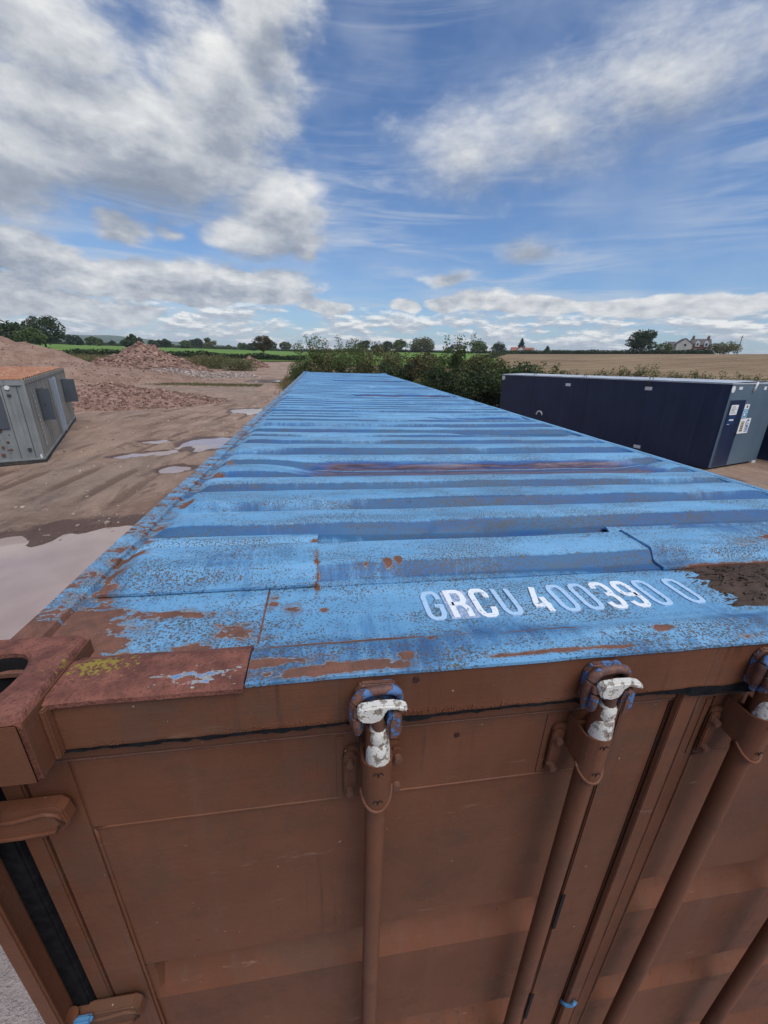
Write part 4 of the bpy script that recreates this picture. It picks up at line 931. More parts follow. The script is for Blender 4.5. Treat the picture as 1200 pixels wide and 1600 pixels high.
heap('gravel_heap', 'low apron of grey gravel in front of the rock cone', -17.6, 55.5, 7.5, 3.6, 0.95, 0.45, 'gravel_grey', 4200, 'stone_grey', (0.05, 0.2), 8, 'heaps on the yard', 0.7)
heap('gravel_heap', 'small flat grey gravel heap beside the dirt track', -11.2, 58.5, 3.4, 2.6, 0.65, 0.2, 'gravel_grey', 1500, 'stone_grey', (0.05, 0.18), 9, 'heaps on the yard', 0.7)
heap('rubble_heap', 'pile of pale stone at the foot of the rock cone', -30.5, 66.5, 2.6, 1.7, 0.95, 0.0, 'gravel_grey', 700, 'stone_pale', (0.08, 0.35), 12, 'heaps on the yard', 0.8)
heap('soil_bank', 'big rounded soil bank with rough grass below the dark trees', -36.0, 52.0, 12.0, 9.0, 4.6, 0.5, 'soil_bank', 900, 'stone_red', (0.04, 0.14), 14, 'heaps on the yard', 0.85, 0.07)
heap('soil_bank', 'sandy slope of spread soil running down from the bank', -24.5, 47.5, 13, 8.0, 1.7, 0.15, 'soil_bank', 1500, 'stone_red', (0.04, 0.14), 15, 'heaps on the yard', 0.8, 0.06)
heap('soil_bank', 'small soil mound peeking over the rusty cabin roof', -22.5, 31.5, 6.5, 5.0, 2.2, 0.1, 'soil_bank', 700, 'stone_red', (0.03, 0.12), 16, 'heaps on the yard', 0.85, 0.07)
heap('rubble_heap', 'pinkish rubble heap by the scrub at the bend of the track', -13.2, 86, 3.2, 3.0, 1.7, 0.0, 'rubble_red', 900, 'stone_red', (0.08, 0.4), 18, 'heaps on the yard', 0.85)
# loose stones over the yard
m_ = MB(); rg = random.Random(4)
for i in range(2600):
    y = 4+44*rg.random()**1.5; x = rg.uniform(-13, -0.7) if y < 25 else rg.uniform(-22, 0)
    s_ = 0.008*(6 ** (rg.random()**2))
    m_.rock((x, y, ground_z(x, y)+s_*0.2), s_, rg)
tag(m_.build('loose_stones', M['stone_grey']), 'small stones scattered over the muddy yard', 'stones', kind='stuff')

# ------------------------------------------------------------------ grey site cabin
GC = empty('grey_site_cabin', (-7.19, 11.83, 0.02), R_(22.8)); tag(GC, 'battered grey steel site cabin with rusty roof and open window shutters', 'site cabin')
cl, cw, ch_ = 8.75, 2.55, 2.20
def gpart(mb_, name, mt, par=GC, **k): return mb_.build(name, M[mt], par, **k)
gpart(MB().box(-cw-0.03, 0.03, -0.03, cl+0.03, 0.0, 0.10), 'skid_base', 'skid_dark', bevel=0.01)
# long walls: shallow vertical ribs
def ribwall(pos, a0, a1, z0, z1, axis, sgn, pitch=0.36):
    m_ = MB(); a = a0; pr = []
    while a < a1-0.01:
        pr += [(a, 0.0), (min(a+pitch*0.62, a1), 0.0), (min(a+pitch*0.70, a1), -0.022), (min(a+pitch*0.92, a1), -0.022)]; a += pitch
    pr.append((a1, 0.0))
    for (u, dd) in pr:
        for z in (z0, z1): m_.V.append((pos+sgn*dd, u, z) if axis == 'y' else (u, pos+sgn*dd, z))
    m_.F = [(2*i, 2*i+2, 2*i+3, 2*i+1) for i in range(len(pr)-1)]
    return m_
gpart(ribwall(0.0, 0.10, cl-0.05, 0.101, ch_, 'y', 1), 'side_wall', 'grey_cabin_side')
gpart(ribwall(-cw, 0.0, cl, 0.101, ch_, 'y', -1), 'rear_wall', 'grey_cabin_side')
gpart(ribwall(0.0, -cw, -0.02, 0.101, ch_, 'x', -1, 0.62), 'end_wall', 'grey_cabin_paint')
gpart(ribwall(cl, -cw, 0, 0.101, ch_, 'x', 1), 'end_wall', 'grey_cabin_paint')
for (x, y) in ((-0.05, -0.012), (-cw-0.01, -0.012), (-0.05, cl-0.05), (-cw-0.01, cl-0.05)):
    gpart(MB().box(x, x+0.065, y, y+0.07, 0.10, ch_+0.001), 'corner_post', 'grey_cabin_paint', bevel=0.006)
gpart(MB().box(-cw-0.012, 0.014, -0.014, 0.05, ch_-0.13, ch_+0.004), 'top_rail', 'grey_cabin_paint', bevel=0.006)
gpart(MB().box(-0.03, 0.02, 0.055, cl, ch_-0.10, ch_+0.006), 'top_rail', 'grey_cabin_side', bevel=0.006)
gpart(MB().box(-cw, 0.036, -0.03, cl+0.03, 0.102, 0.15), 'bottom_rail', 'grey_cabin_paint', bevel=0.006)
# rusty roof: ribs run across the cabin
m_ = MB(); ys = []; y = 0.06
while y < cl-0.1: ys += [(y, 0), (y+0.10, 0), (y+0.13, 0.035), (y+0.24, 0.035), (y+0.27, 0)]; y += 0.30
ys.append((cl, 0)); zz = dict(ys)
m_.grid([-cw+0.02, -1.9, -1.27, -0.6, -0.02], [q[0] for q in ys], lambda x, y: (x, y, ch_+0.015+zz[y]))
gpart(m_, 'roof', 'rust_roof')
# end wall: shut plate over the window, vents, hasps, rust holes
gpart(MB().box(-1.52, -0.53, -0.035, -0.006, 0.98, 1.84), 'window_plate', 'shutter_grey', bevel=0.004)
m_ = MB(); m_.tube([(-0.36, -0.03, 2.02), (-0.36, 0.01, 2.02)], 0.055, 8); gpart(m_, 'vent_cover', 'off_white')
gpart(MB().box(-0.40, -0.32, -0.03, 0.0, 1.80, 1.86), 'hasp', 'skid_dark', bevel=0.006); gpart(MB().box(-0.30, -0.22, -0.03, 0.0, 0.36, 0.44), 'hasp', 'skid_dark', bevel=0.006)
gpart(MB().box(-0.07, -0.03, -0.02, -0.013, 0.15, 0.25), 'white_tag', 'off_white')
m_ = MB()
for i in range(26):
    x, z = rnd.uniform(-1.3, -0.55), rnd.uniform(0.22, 0.95); s_ = rnd.uniform(0.012, 0.05)
    m_.tube([(x, -0.004, z), (x, 0.004, z)], s_, 7)
gpart(m_, 'rust_hole', 'rusty_steel')
for x in (-0.17, -0.48): gpart(MB().tube([(x, -0.004, 0.16), (x, -0.004, 2.06)], 0.006, 5), 'panel_seam', 'skid_dark')
# long side: shutters open outward, door, white vertical lettering
for (s_, z0, z1, wd) in ((1.42, 0.99, 1.89, 0.30), (7.01, 0.95, 1.84, 0.44)):
    gpart(MB().box(0.012, wd, s_-0.015, s_+0.015, z0, z1), 'window_shutter', 'shutter_grey', bevel=0.004)
    fr = gpart(MB().box(0.004, 0.025, s_+0.02, s_+0.99, z0-0.03, z1+0.03), 'window_frame', 'grey_cabin_paint', bevel=0.004)
    gpart(MB().box(0.0255, 0.029, s_+0.07, s_+0.94, z0+0.02, z1-0.02), 'pane', 'window_dark', fr)
gpart(MB().box(0.10, 0.13, 1.404, 1.4045, 1.38, 1.45), 'shutter_bolt', 'skid_dark')
gpart(MB().box(0.012, 0.05, 4.05, 4.95, 0.16, 2.0), 'door', 'pale_door_paint', bevel=0.008)
gpart(MB().box(0.0, 0.085, 4.96, 5.03, 0.12, 2.03), 'door_frame', 'pale_door_paint', bevel=0.006)
gpart(MB().box(0.0, 0.07, 3.97, 4.04, 0.12, 2.03), 'door_frame', 'grey_cabin_paint', bevel=0.006)
m_ = MB()
def vs(seg, hw=0.012):
    for (a, b) in seg: m_.add([(0.024, a[0]-hw, a[1]-hw), (0.024, b[0]+hw, a[1]-hw), (0.024, b[0]+hw, b[1]+hw), (0.024, a[0]-hw, b[1]+hw)], [(0, 1, 2, 3)])
yl, yr = 0.66, 0.80
vs([((yl, 0.72), (yl, 1.76)), ((yr, 1.10), (yr, 1.70))])
for z in (1.76, 1.60, 1.46, 1.22, 1.08, 0.97, 0.86, 0.74): vs([((yl, z), (yr, z))])
for z in (0.60, 0.54): vs([((yl+0.03, z), (yr, z))])
vs([((yr-.03, 0.54), (yr, 0.66))]); vs([((yl+0.02, 0.38), (yr, 0.40)), ((yl+0.02, 0.45), (yr, 0.47)), ((yl+.05, 0.40), (yl+0.06, 0.45))])
gpart(m_, 'vertical_lettering', 'off_white')

# ------------------------------------------------------------------ navy cabins
def navy(name, label, loc, rz, tilt, length, width, height, detail):
    e = empty(name, loc); e.rotation_euler = (R_(tilt), 0, R_(rz)); e.rotation_mode = 'XYZ'
    tag(e, label, 'site cabin', 'navy site cabins')
    P_ = lambda mb_, nm, mt, par=e, **k: mb_.build(nm, M[mt], par, **k)
    P_(MB().box(0, width, 0.004, length, 0.06, height), 'cabin_body', 'navy_paint', bevel=0.012)
    P_(MB().box(0.02, width-0.02, -0.008, 0.0035, 0.075, height-0.035), 'end_wall', 'slate_paint')
    P_(MB().box(0.05, width-0.05, 0.10, length-0.1, 0.0, 0.06), 'skid_base', 'skid_dark')
    n = 30
    xs = [-0.02+(width+0.04)*i/14 for i in range(15)]; ys = [-0.02+(length+0.04)*i/60 for i in range(61)]
    P_(MB().grid(xs, ys, lambda x, y: (x, y, height+0.012+0.05*math.sin(math.pi*min(1, max(0, x/width)))+0.008*fbm(x*2, y*2, 1, 3))), 'roof', 'cabin_roof_felt', smooth=True)
    m_ = MB().box(-0.022, 0.012, -0.022, length+0.02, height-0.030, height+0.011); m_.box(0.0125, width+0.02, -0.022, 0.012, height-0.030, height+0.0112)
    P_(m_, 'roof_edge_trim', 'cabin_roof_felt', bevel=0.004)
    for k in range(15):
        s = 0.6+0.6*k
        P_(MB().box(-0.0025, 0.001, s-0.008, s+0.008, 0.08, height-0.03), 'panel_rib', 'navy_paint')
    for k, s in enumerate((2.45, 4.79, 7.53)):
        P_(MB().box(-0.006, 0.001, s-0.012, s+0.012, 0.08, height-0.03), 'panel_joint', 'navy_paint')
    if not detail: return e
    for (s, z) in ((5.7, 2.30), (2.39, 2.33), (2.33, 0.34)):
        P_(MB().box(-0.012, -0.002, s-0.12, s+0.12, z-0.055, z+0.055), 'white_plate', 'off_white')
    for (s, z) in ((9.52, 2.45),): P_(MB().tube([(-0.016, s, z), (0.0, s, z)], 0.10, 20), 'round_plate', 'off_white')
    # arched vent
    P_(MB().tube([(-0.02, 6.98+0.16*math.cos(a*0.393), 0.95+0.16*math.sin(a*0.393)) for a in range(9)], 0.03, 6), 'arched_vent', 'off_white')
    for s in (2.4, 5.0, 7.6):
        for x in (0.05, width-0.25):
            P_(MB().tube([(x+0.0*a, s+0.06*math.cos(a*0.393), height+0.03+0.09*math.sin(a*0.393)) for a in range(9)], 0.013, 6), 'lifting_eye', 'skid_dark', smooth=True)
    P_(MB().box(-0.03, -0.004, 2.34, 2.44, 2.42, 2.56), 'lifting_lug', 'skid_dark', bevel=0.006)
    # end wall: door, notices, signs
    d = P_(MB().box(0.13, 1.02, -0.030, -0.009, 0.11, 2.11), 'door', 'navy_paint', bevel=0.004)
    fm = MB().box(0.085, 0.125, -0.022, -0.0085, 0.08, 2.16); fm.box(1.025, 1.065, -0.022, -0.0085, 0.08, 2.16); fm.box(0.1255, 1.0245, -0.022, -0.0085, 2.118, 2.16)
    P_(fm, 'door_frame', 'slate_paint')
    P_(MB().box(0.25, 0.66, -0.034, -0.0305, 1.69, 1.98), 'notice_sheet', 'paper_white', d)
    m2 = MB()
    for k in range(6): m2.box(0.30, 0.60-0.05*(k % 3), -0.0352, -0.0342, 1.735+0.038*k, 1.748+0.038*k)
    P_(m2, 'notice_print', 'ink_dark', d)
    P_(MB().box(0.25, 0.66, -0.034, -0.0305, 1.39, 1.68), 'notice_board', 'notice_navy', d)
    m2 = MB().box(0.33, 0.58, -0.0355, -0.0342, 1.515, 1.555); m2.box(0.28, 0.40, -0.0355, -0.0342, 1.405, 1.418); P_(m2, 'notice_print', 'paper_white', d)
    P_(MB().box(0.94, 0.975, -0.06, -0.031, 1.02, 1.14), 'door_handle', 'skid_dark', d, bevel=0.004)
    s1 = P_(MB().box(1.08, 1.36, -0.020, -0.010, 1.57, 1.98), 'safety_sign', 'paper_white')
    P_(MB().tube([(1.23, -0.0215, 1.91), (1.23, -0.0202, 1.91)], 0.045, 16), 'sign_symbol', 'ink_dark', s1)
    m2 = MB().box(1.095, 1.345, -0.0215, -0.0202, 1.755, 1.835); m2.box(1.095, 1.345, -0.0215, -0.0202, 1.585, 1.735); P_(m2, 'sign_panel', 'sign_cyan', s1)
    m2 = MB().box(1.15, 1.25, -0.0225, -0.0216, 1.635, 1.70); m2.box(1.13, 1.30, -0.0225, -0.0216, 1.79, 1.805); P_(m2, 'sign_print', 'paper_white', s1)
    s2 = P_(MB().box(1.08, 1.72, -0.020, -0.010, 1.08, 1.545), 'safety_sign', 'paper_white')
    P_(MB().box(1.16, 1.36, -0.0215, -0.0202, 1.14, 1.47), 'sign_picture', 'print_tan', s2)
    m2 = MB()
    for k in range(4): m2.box(1.18+0.03*(k % 2), 1.34-0.02*k, -0.0225, -0.0216, 1.16+0.07*k, 1.19+0.07*k)
    P_(m2, 'sign_print', 'ink_dark', s2)
    m2 = MB(); ribbon(m2, [(1.56+0.085*math.cos(R_(a)), 1.40+0.095*math.sin(R_(a))) for a in range(40, 331, 24)], 0.024, -0.0202, -0.0216, 'xz')
    m2.box(1.56, 1.645, -0.0216, -0.0202, 1.375, 1.405); P_(m2, 'sign_symbol', 'sign_blue', s2)
    m2 = MB()
    for k in range(4): m2.box(1.47, 1.68, -0.0216, -0.0202, 1.125+0.045*k, 1.15+0.045*k)
    P_(m2, 'sign_print', 'sign_blue', s2)
    P_(MB().tube([(0.115, -0.016, 2.43), (0.115, -0.0085, 2.43)], 0.10, 20), 'round_plate', 'off_white')
    P_(MB().box(0.42, 0.62, -0.016, -0.0085, 2.42, 2.50), 'white_plate', 'off_white'); P_(MB().box(1.95, 2.10, -0.016, -0.0085, 2.40, 2.50), 'white_plate', 'off_white')
    P_(MB().tube([(1.30, -0.03, 2.36), (1.31, -0.045, 2.47), (1.34, -0.04, 2.55), (1.42, -0.01, 2.60), (1.60, 0.05, 2.63)], 0.035, 8), 'vent_pipe', 'off_white', smooth=True)
    P_(MB().box(2.70, 2.95, -0.03, 0.06, 0.0, 0.075), 'foot_block', 'off_white')
    return e
navy('navy_site_cabin', 'dark navy site cabin with slate end wall, door and safety signs', (12.4, 10.26, 0.0), 18.7, -1.2, 9.6, 3.03, 2.60, True)
navy('navy_site_cabin', 'plain navy site cabin half hidden behind the one with safety signs', (12.4+0.947*3.75-0.32*-2.6, 10.26+0.32*3.75+0.947*-2.6, 0.0), 18.7, -1.2, 9.6, 3.03, 2.60, False)
# ------------------------------------------------------------------ plants
def leaves(m_, c, rad, n, size, rg, squash=0.8):
    for i in range(n):
        while True:
            q = Vector((rg.uniform(-1, 1), rg.uniform(-1, 1), rg.uniform(-1, 1)))
            if q.length < 1: break
        q = q.normalized()*(q.length**0.5)
        p = Vector(c)+Vector((q.x*rad, q.y*rad, q.z*rad*squash))
        u = Vector((rg.gauss(0, 1), rg.gauss(0, 1), rg.gauss(0, .6))).normalized(); v = u.cross(Vector((rg.gauss(0, 1), rg.gauss(0, 1), rg.gauss(0, 1)))).normalized()
        s_ = size*rg.uniform(0.6, 1.3); a, b = u*s_*0.5, v*s_*0.32
        k = len(m_.V); m_.V += [tuple(p-a), tuple(p+b), tuple(p+a), tuple(p-b)]; m_.F.append((k, k+1, k+2, k+3))
def tree(name, label, x, y, h, cr, matn, seed, n=2600, size=0.5, trunk=0.25, crown_lo=0.22, clumps=26, cat='tree', group=None, dz=0.0, shape='round'):
    rg = random.Random(seed); e = empty(name, (x, y, hz(x, y)+dz)); tag(e, label, cat, group)
    lo = h*crown_lo; cz = (lo+h)/2; rz = (h-lo)/2
    cm = MB(); tm = MB()
    tr = h*0.026 if trunk is None else trunk
    tm.tube([(0, 0, -0.4), (0.02*h*rg.uniform(-1, 1), 0, h*0.25), (0.03*h*rg.uniform(-1, 1), 0.02*h, h*0.6), (0, 0, h*0.85)], [tr*1.25, tr, tr*0.6, tr*0.2], 8)
    for i in range(clumps):
        if shape == 'cone':
            t = (i+0.5)/clumps; z = lo+(h-lo)*t; rad = cr*(1-t)**0.8; a = i*2.4
            c = (rad*0.55*math.cos(a), rad*0.55*math.sin(a), z); r_ = max(0.12*cr, rad*0.62); sq = 0.5
        else:
            a = rg.uniform(0, 6.283); u = rg.uniform(-0.92, 1); s_ = math.sqrt(1-u*u); rr = rg.uniform(0.55, 0.84)
            c = (cr*rr*s_*math.cos(a), cr*rr*s_*math.sin(a), cz+rz*rr*u); r_ = cr*rg.uniform(0.24, 0.42); sq = 0.8
        leaves(cm, c, r_, n//clumps, size, rg, sq)
        if i % 2 == 0 and shape != 'cone': tm.tube([(0, 0, lo*0.8+0.25*(c[2]-lo)), (c[0]*0.5, c[1]*0.5, (lo+c[2])/2), c], [tr*0.4, tr*0.25, tr*0.06], 5)
    tm.build('trunk', M['bark'], e, smooth=True); cm.build('crown', M[matn], e)
    return e
def shrub(label, x, y, h, r, matn, seed, n=5200, size=0.10, group='shrubs in the hedge behind the container', spiky=0.5, cat='shrub', name='shrub', dz=0):
    rg = random.Random(seed); e = empty(name, (x, y, hz(x, y)+dz)); tag(e, label, cat, group); cm = MB(); sm = MB()
    k = 30
    for i in range(k):
        a = rg.uniform(0, 6.283); rr = r*math.sqrt(rg.random())*0.85; t = rg.random()
        z = h*(0.10+0.78*t)*(1-0.35*(rr/r)**2); c = (rr*math.cos(a), rr*math.sin(a), z)
        leaves(cm, c, r*rg.uniform(0.22, 0.40), n//k, size, rg, 0.9)
        sm.tube([(c[0]*0.2, c[1]*0.2, 0), (c[0]*0.7, c[1]*0.7, z*0.6), c], [0.03, 0.02, 0.008], 5)
    for i in range(int(14*spiky)):                       # shoots standing above the mass
        a = rg.uniform(0, 6.283); rr = r*rg.uniform(0, 0.8); b = Vector((rr*math.cos(a), rr*math.sin(a), h*0.7)); tip = b+Vector((rg.gauss(0, .15)*r, rg.gauss(0, .15)*r, h*rg.uniform(0.10, 0.32)))
        sm.tube([b, (b+tip)/2, tip], [0.014, 0.010, 0.004], 4)
        for q in range(6): leaves(cm, tuple(b+(tip-b)*(q+1)/6), 0.13*r, 12, size, rg)
    sm.build('stems', M['bark'], e); cm.build('foliage', M[matn], e)
    return e
def hedge(name, label, pts, h, w_, matn, seed, n, size, group=None):
    rg = random.Random(seed); o0 = Vector((*pts[0], 0)); e = empty(name, (pts[0][0], pts[0][1], 0)); tag(e, label, 'hedge', group); cm = MB()
    segs = [(Vector(a), Vector(b)) for a, b in zip(pts, pts[1:])]; tot = sum((b-a).length for a, b in segs)
    for a, b in segs:
        k = int(n*(b-a).length/tot)
        for i in range(k):
            t = rg.random(); p = a+(b-a)*t; hh = h*(0.85+0.35*fbm(p.x*0.12, p.y*0.12, seed, 3))
            q = Vector((p.x+rg.gauss(0, w_*0.4), p.y+rg.gauss(0, w_*0.4), 0)); z = hz(q.x, q.y)+hh*rg.random()**0.7
            leaves(cm, (q.x-pts[0][0], q.y-pts[0][1], z), size*0.4, 1, size, rg)
    # dense woody core so the hedge does not show through
    core = MB()
    for a, b in segs:
        m = max(2, int((b-a).length/6))
        for i in range(m):
            p, q = a+(b-a)*i/m, a+(b-a)*(i+1)/m; d_ = (q-p).normalized(); nn = Vector((-d_.y, d_.x))*w_*0.22
            zp, zq = hz(p.x, p.y)-0.3, hz(q.x, q.y)-0.3
            vs_ = [(p-nn, zp), (p+nn, zp), (q+nn, zq), (q-nn, zq)]
            V_ = [(v.x-pts[0][0], v.y-pts[0][1], z) for v, z in vs_]+[(v.x-pts[0][0], v.y-pts[0][1], z+0.3+h*0.62) for v, z in vs_]
            core.add(V_, [(0, 1, 5, 4), (1, 2, 6, 5), (2, 3, 7, 6), (3, 0, 4, 7), (4, 5, 6, 7)])
    core.build('inner_stems', M['leaf_dark'], e); cm.build('foliage', M[matn], e)
    return e

# big shrubs behind the far end of the container and along the yard edge
SH = [(-0.6, 44.5, 4.0, 2.0, 'leaf_mid', 'tall bushy shrub at the start of the hedge by the dirt track'),
      (1.2, 43.0, 3.5, 2.0, 'leaf_olive', 'rounded olive shrub beside the tall bushy one behind the container'),
      (3.6, 40.5, 3.7, 1.9, 'leaf_mid', 'leafy shrub with upright shoots over the container end'),
      (5.6, 38.5, 3.6, 1.9, 'leaf_olive', 'yellow-green shrub over the middle of the container end'),
      (7.4, 36.0, 2.9, 1.8, 'leaf_olive', 'low olive shrub where the green field shows above the hedge'),
      (8.4, 32.6, 2.7, 1.7, 'leaf_brown', 'brownish thin shrub in the dip of the hedge'),
      (8.9, 29.8, 2.9, 1.6, 'leaf_olive', 'loose shrub just left of the dark upright bush'),
      (9.6, 28.0, 4.0, 1.5, 'leaf_mid', 'dark upright bush standing tallest in the hedge over the container edge'),
      (11.2, 27.2, 3.1, 1.7, 'leaf_olive', 'dense bramble shrub right of the dark upright bush'),
      (12.6, 25.6, 2.7, 1.7, 'leaf_mid', 'tangled shrub midway to the navy cabin'),
      (12.2, 22.9, 2.5, 1.5, 'leaf_dark', 'dark bramble shrub in front of the hedge near the navy cabin'),
      (10.2, 24.3, 2.4, 1.5, 'leaf_dark', 'low dark bramble above the container roof edge'),
      (8.2, 26.6, 2.3, 1.5, 'leaf_dark', 'low bramble over the roof edge further back'),
      (14.3, 24.0, 2.5, 1.6, 'leaf_olive', 'olive shrub touching the far corner of the navy cabin'),
      (6.6, 32.5, 2.3, 1.7, 'leaf_dark', 'dark shrub low behind the far roof corner')]
for i, (x, y, h, r, mt, lb) in enumerate(SH): shrub(lb, x, y, h*1.1+(0.5 if i < 6 else 0.15), r*1.15, mt, 40+i, 9000, 0.14)
for i, (x, y, h, lb) in enumerate([(17.2, 23.5, 2.9, 'leafy weeds standing above the navy roof at its middle'), (21.0, 25.0, 3.4, 'tall sapling rising over the navy cabin roof'), (25.5, 26.0, 2.8, 'weeds over the navy roof below the lone round tree'),
                                   (29.5, 27.0, 2.9, 'weeds over the navy roof below the farmhouse'), (33.5, 27.5, 2.7, 'last weeds over the navy roof toward the cabin door end')]):
    shrub(lb, x, y, h*0.90, 1.9, 'leaf_olive', 70+i, 500, 0.11, 'weeds behind the navy cabin', 1.0, 'weeds', 'weed_clump')
# scrub by the heaps and along the field edge
for i, (x, y, h, r, mt, lb) in enumerate([(-17.5, 78, 1.9, 3.4, 'leaf_olive', 'pale scrub behind the rock cone'), (-13.5, 75, 1.7, 3.0, 'leaf_olive', 'olive scrub between the rock cone and the track'), (-20.5, 82, 1.8, 3.2, 'dry_grass', 'dry scrub behind the rock cone near the field hedge'),
                                          (-2.0, 56.0, 1.5, 1.6, 'leaf_mid', 'small bush on the verge of the track'), (-46, 62, 2.4, 3.5, 'leaf_olive', 'scrub growing on the soil bank'), (-34, 66, 1.5, 3.5, 'leaf_olive', 'low scrub at the right foot of the soil bank'), (-40, 49, 3.4, 3.2, 'leaf_olive', 'bramble covering the front of the soil bank')]):
    shrub(lb, x, y, h, r, mt, 90+i, 3600, 0.20, 'scrub on the yard edge', 0.3)
# rough grass
def grass(name, label, n, f, hgt, matn, seed):
    rg = random.Random(seed); m_ = MB()
    for i in range(n):
        x, y = f(rg); z = hz(x, y); a = rg.uniform(0, 6.28); s_ = hgt*rg.uniform(0.5, 1.2); w_ = s_*0.07+0.01
        t = Vector((rg.gauss(0, .25)*s_, rg.gauss(0, .25)*s_, s_)); d_ = Vector((math.cos(a)*w_, math.sin(a)*w_, 0)); b = Vector((x, y, z))
        k = len(m_.V); m_.V += [tuple(b-d_), tuple(b+d_), tuple(b+t)]; m_.F.append((k, k+1, k+2))
    tag(m_.build(name, M[matn]), label, 'grass', kind='stuff')
grass('verge_grass', 'pale rough grass on the verge between track and hedge', 9000, lambda g_: (-2.2+g_.gauss(0, .6)+0.02*0, 50+g_.gauss(0, 5)), 0.65, 'dry_grass', 1)
grass('meadow_grass', 'rough brown grass between the soil bank and the field', 16000, lambda g_: (g_.uniform(-60, -22), g_.uniform(70, 105)), 0.9, 'dry_grass', 2)
grass('stubble_edge_grass', 'dry grass along the near edge of the stubble field', 14000, lambda g_: (lambda t: (10+t*36+g_.gauss(0, 1.2), 33-t*4+g_.gauss(0, 1.5)))(g_.random()), 1.0, 'dry_grass', 3)
grass('yard_grass', 'thin green grass strip in front of the gravel heaps', 5000, lambda g_: (g_.uniform(-16, -5.5), 43+g_.gauss(0, 1.0)), 0.16, 'leaf_olive', 5)
# field hedges
hedge('field_hedge', 'low dark hedge along the near edge of the green field', [(-75, 92), (-48, 100), (-30, 108), (-18, 112), (-4, 112)], 1.7, 1.6, 'leaf_dark', 3, 9000, 0.55, 'field hedges')
hedge('field_hedge', 'trimmed hedge between the green field and the stubble', [(30, 92), (44, 112), (66, 150), (84, 178)], 1.5, 1.5, 'leaf_dark', 4, 6500, 0.5, 'field hedges')
hedge('field_hedge', 'long trimmed hedge along the skyline of the stubble field', [(84, 182), (112, 158), (128, 148), (140, 138)], 1.9, 1.6, 'leaf_dark', 5, 6500, 0.5, 'field hedges')
hedge('field_hedge', 'dark hedge on the far edge of the green field behind the container', [(-4, 262), (30, 282), (70, 276), (102, 228)], 2.0, 2.0, 'leaf_dark', 6, 5000, 0.8, 'field hedges')
# trees
TR = [('dense_tree', 'large dark round tree on the skyline beyond the soil bank', -88, 155, 10.8, 6.6, 'leaf_dark', 3800, .7, 'round', .08),
      ('dense_tree', 'dark spreading tree at the edge of the photo beyond the soil bank', -84, 134, 7.4, 5.2, 'leaf_dark', 3200, .7, 'round', .05),
      ('dense_tree', 'lighter green tree just before the dark spreading tree', -76, 128, 6.2, 3.9, 'leaf_mid', 2200, .6, 'round', .05),
      ('field_tree', 'rusty brown tree by the bend of the dirt track', -17.6, 140, 7.2, 3.4, 'leaf_brown', 2600, .45, 'round', .18),
      ('field_tree', 'lone round dark tree beside the farmhouse', 110.5, 136.5, 8.6, 5.6, 'leaf_dark', 4200, .6, 'round', .12),
      ('field_tree', 'smaller green tree leaning on the lone round tree', 118.5, 136.5, 4.6, 3.0, 'leaf_mid', 1600, .45, 'round', .05),
      ('garden_bush', 'round pale green bush beside the farmhouse', 147.5, 141, 4.6, 5.2, 'leaf_olive', 2600, .5, 'round', .0),
      ('conifer', 'tall dark conifer behind the white bungalow', 113.5, 236, 10.5, 3.8, 'leaf_fir', 1800, .7, 'cone', .05),
      ('conifer', 'short dark conifer right of the white bungalow', 128, 233, 6.0, 3.4, 'leaf_fir', 1300, .6, 'cone', .03),
      ('garden_tree', 'broad green tree left of the bungalow', 88.0, 238, 8.5, 6.2, 'leaf_mid', 2400, .8, 'round', .05),
      ('garden_tree', 'dark rounded tree next to the bungalow', 99.5, 236, 7.5, 4.8, 'leaf_dark', 2000, .7, 'round', .05),
      ('field_tree', 'large round tree on the field horizon above the container', 63, 272, 10.0, 9.5, 'leaf_olive', 3400, 1.0, 'round', .03),
      ('field_tree', 'tall tree with ragged top on the field horizon', 50.5, 276, 9.0, 5.5, 'leaf_mid', 2200, .9, 'round', .05),
      ('field_tree', 'ragged tree joined to the tall ragged one', 42.5, 280, 8.0, 5.2, 'leaf_dark', 2000, .9, 'round', .05),
      ('field_tree', 'narrow oval tree alone above the shrubs', 26.4, 272, 9.0, 4.6, 'leaf_dark', 2200, .8, 'round', .05),
      ('field_tree', 'small dark tree right of the narrow oval tree', 34.0, 276, 5.6, 3.6, 'leaf_dark', 1500, .8, 'round', .05),
      ('field_tree', 'small round tree above the hedge before the bungalow', 78.5, 262, 4.8, 3.2, 'leaf_dark', 1200, .7, 'round', .03)]
for i, (nm, lb, x, y, h, cr, mt, n, sz, shp, clo) in enumerate(TR):
    tree(nm, lb, x, y, h*0.86, cr*0.92, mt, 200+i, n, sz, None, clo, 34 if shp == 'round' else 26, 'bush' if 'bush' in nm else 'tree', 'trees on the skyline', 0, shp)
# the far row along the left fields
rg = random.Random(31); row = []
for i in range(14):
    a = -26.8+i*1.68+rg.uniform(-.4, .4); r_ = rg.uniform(300, 370) if i != 3 else 235
    h = rg.uniform(4.0, 8.0) if i not in (2, 9) else rg.uniform(2.5, 3.5)
    row.append((a, r_, h, h*rg.uniform(0.62, 0.95)))
ORD = ['first', 'second', 'third', 'fourth', 'fifth', 'sixth', 'seventh', 'eighth', 'ninth', 'tenth', 'eleventh', 'twelfth', 'thirteenth', 'fourteenth', 'fifteenth', 'sixteenth', 'seventeenth']
for i, (a, r_, h, cr) in enumerate(row):
    tree('far_tree', f'{ORD[i]} tree from the left in the far row beyond the green field', r_*math.sin(R_(a)), r_*math.cos(R_(a)), h, cr, rg.choice(['leaf_dark', 'leaf_dark', 'leaf_mid', 'leaf_olive']), 300+i, 1300, 1.3, None, 0.02, 20, 'tree', 'far row of trees')
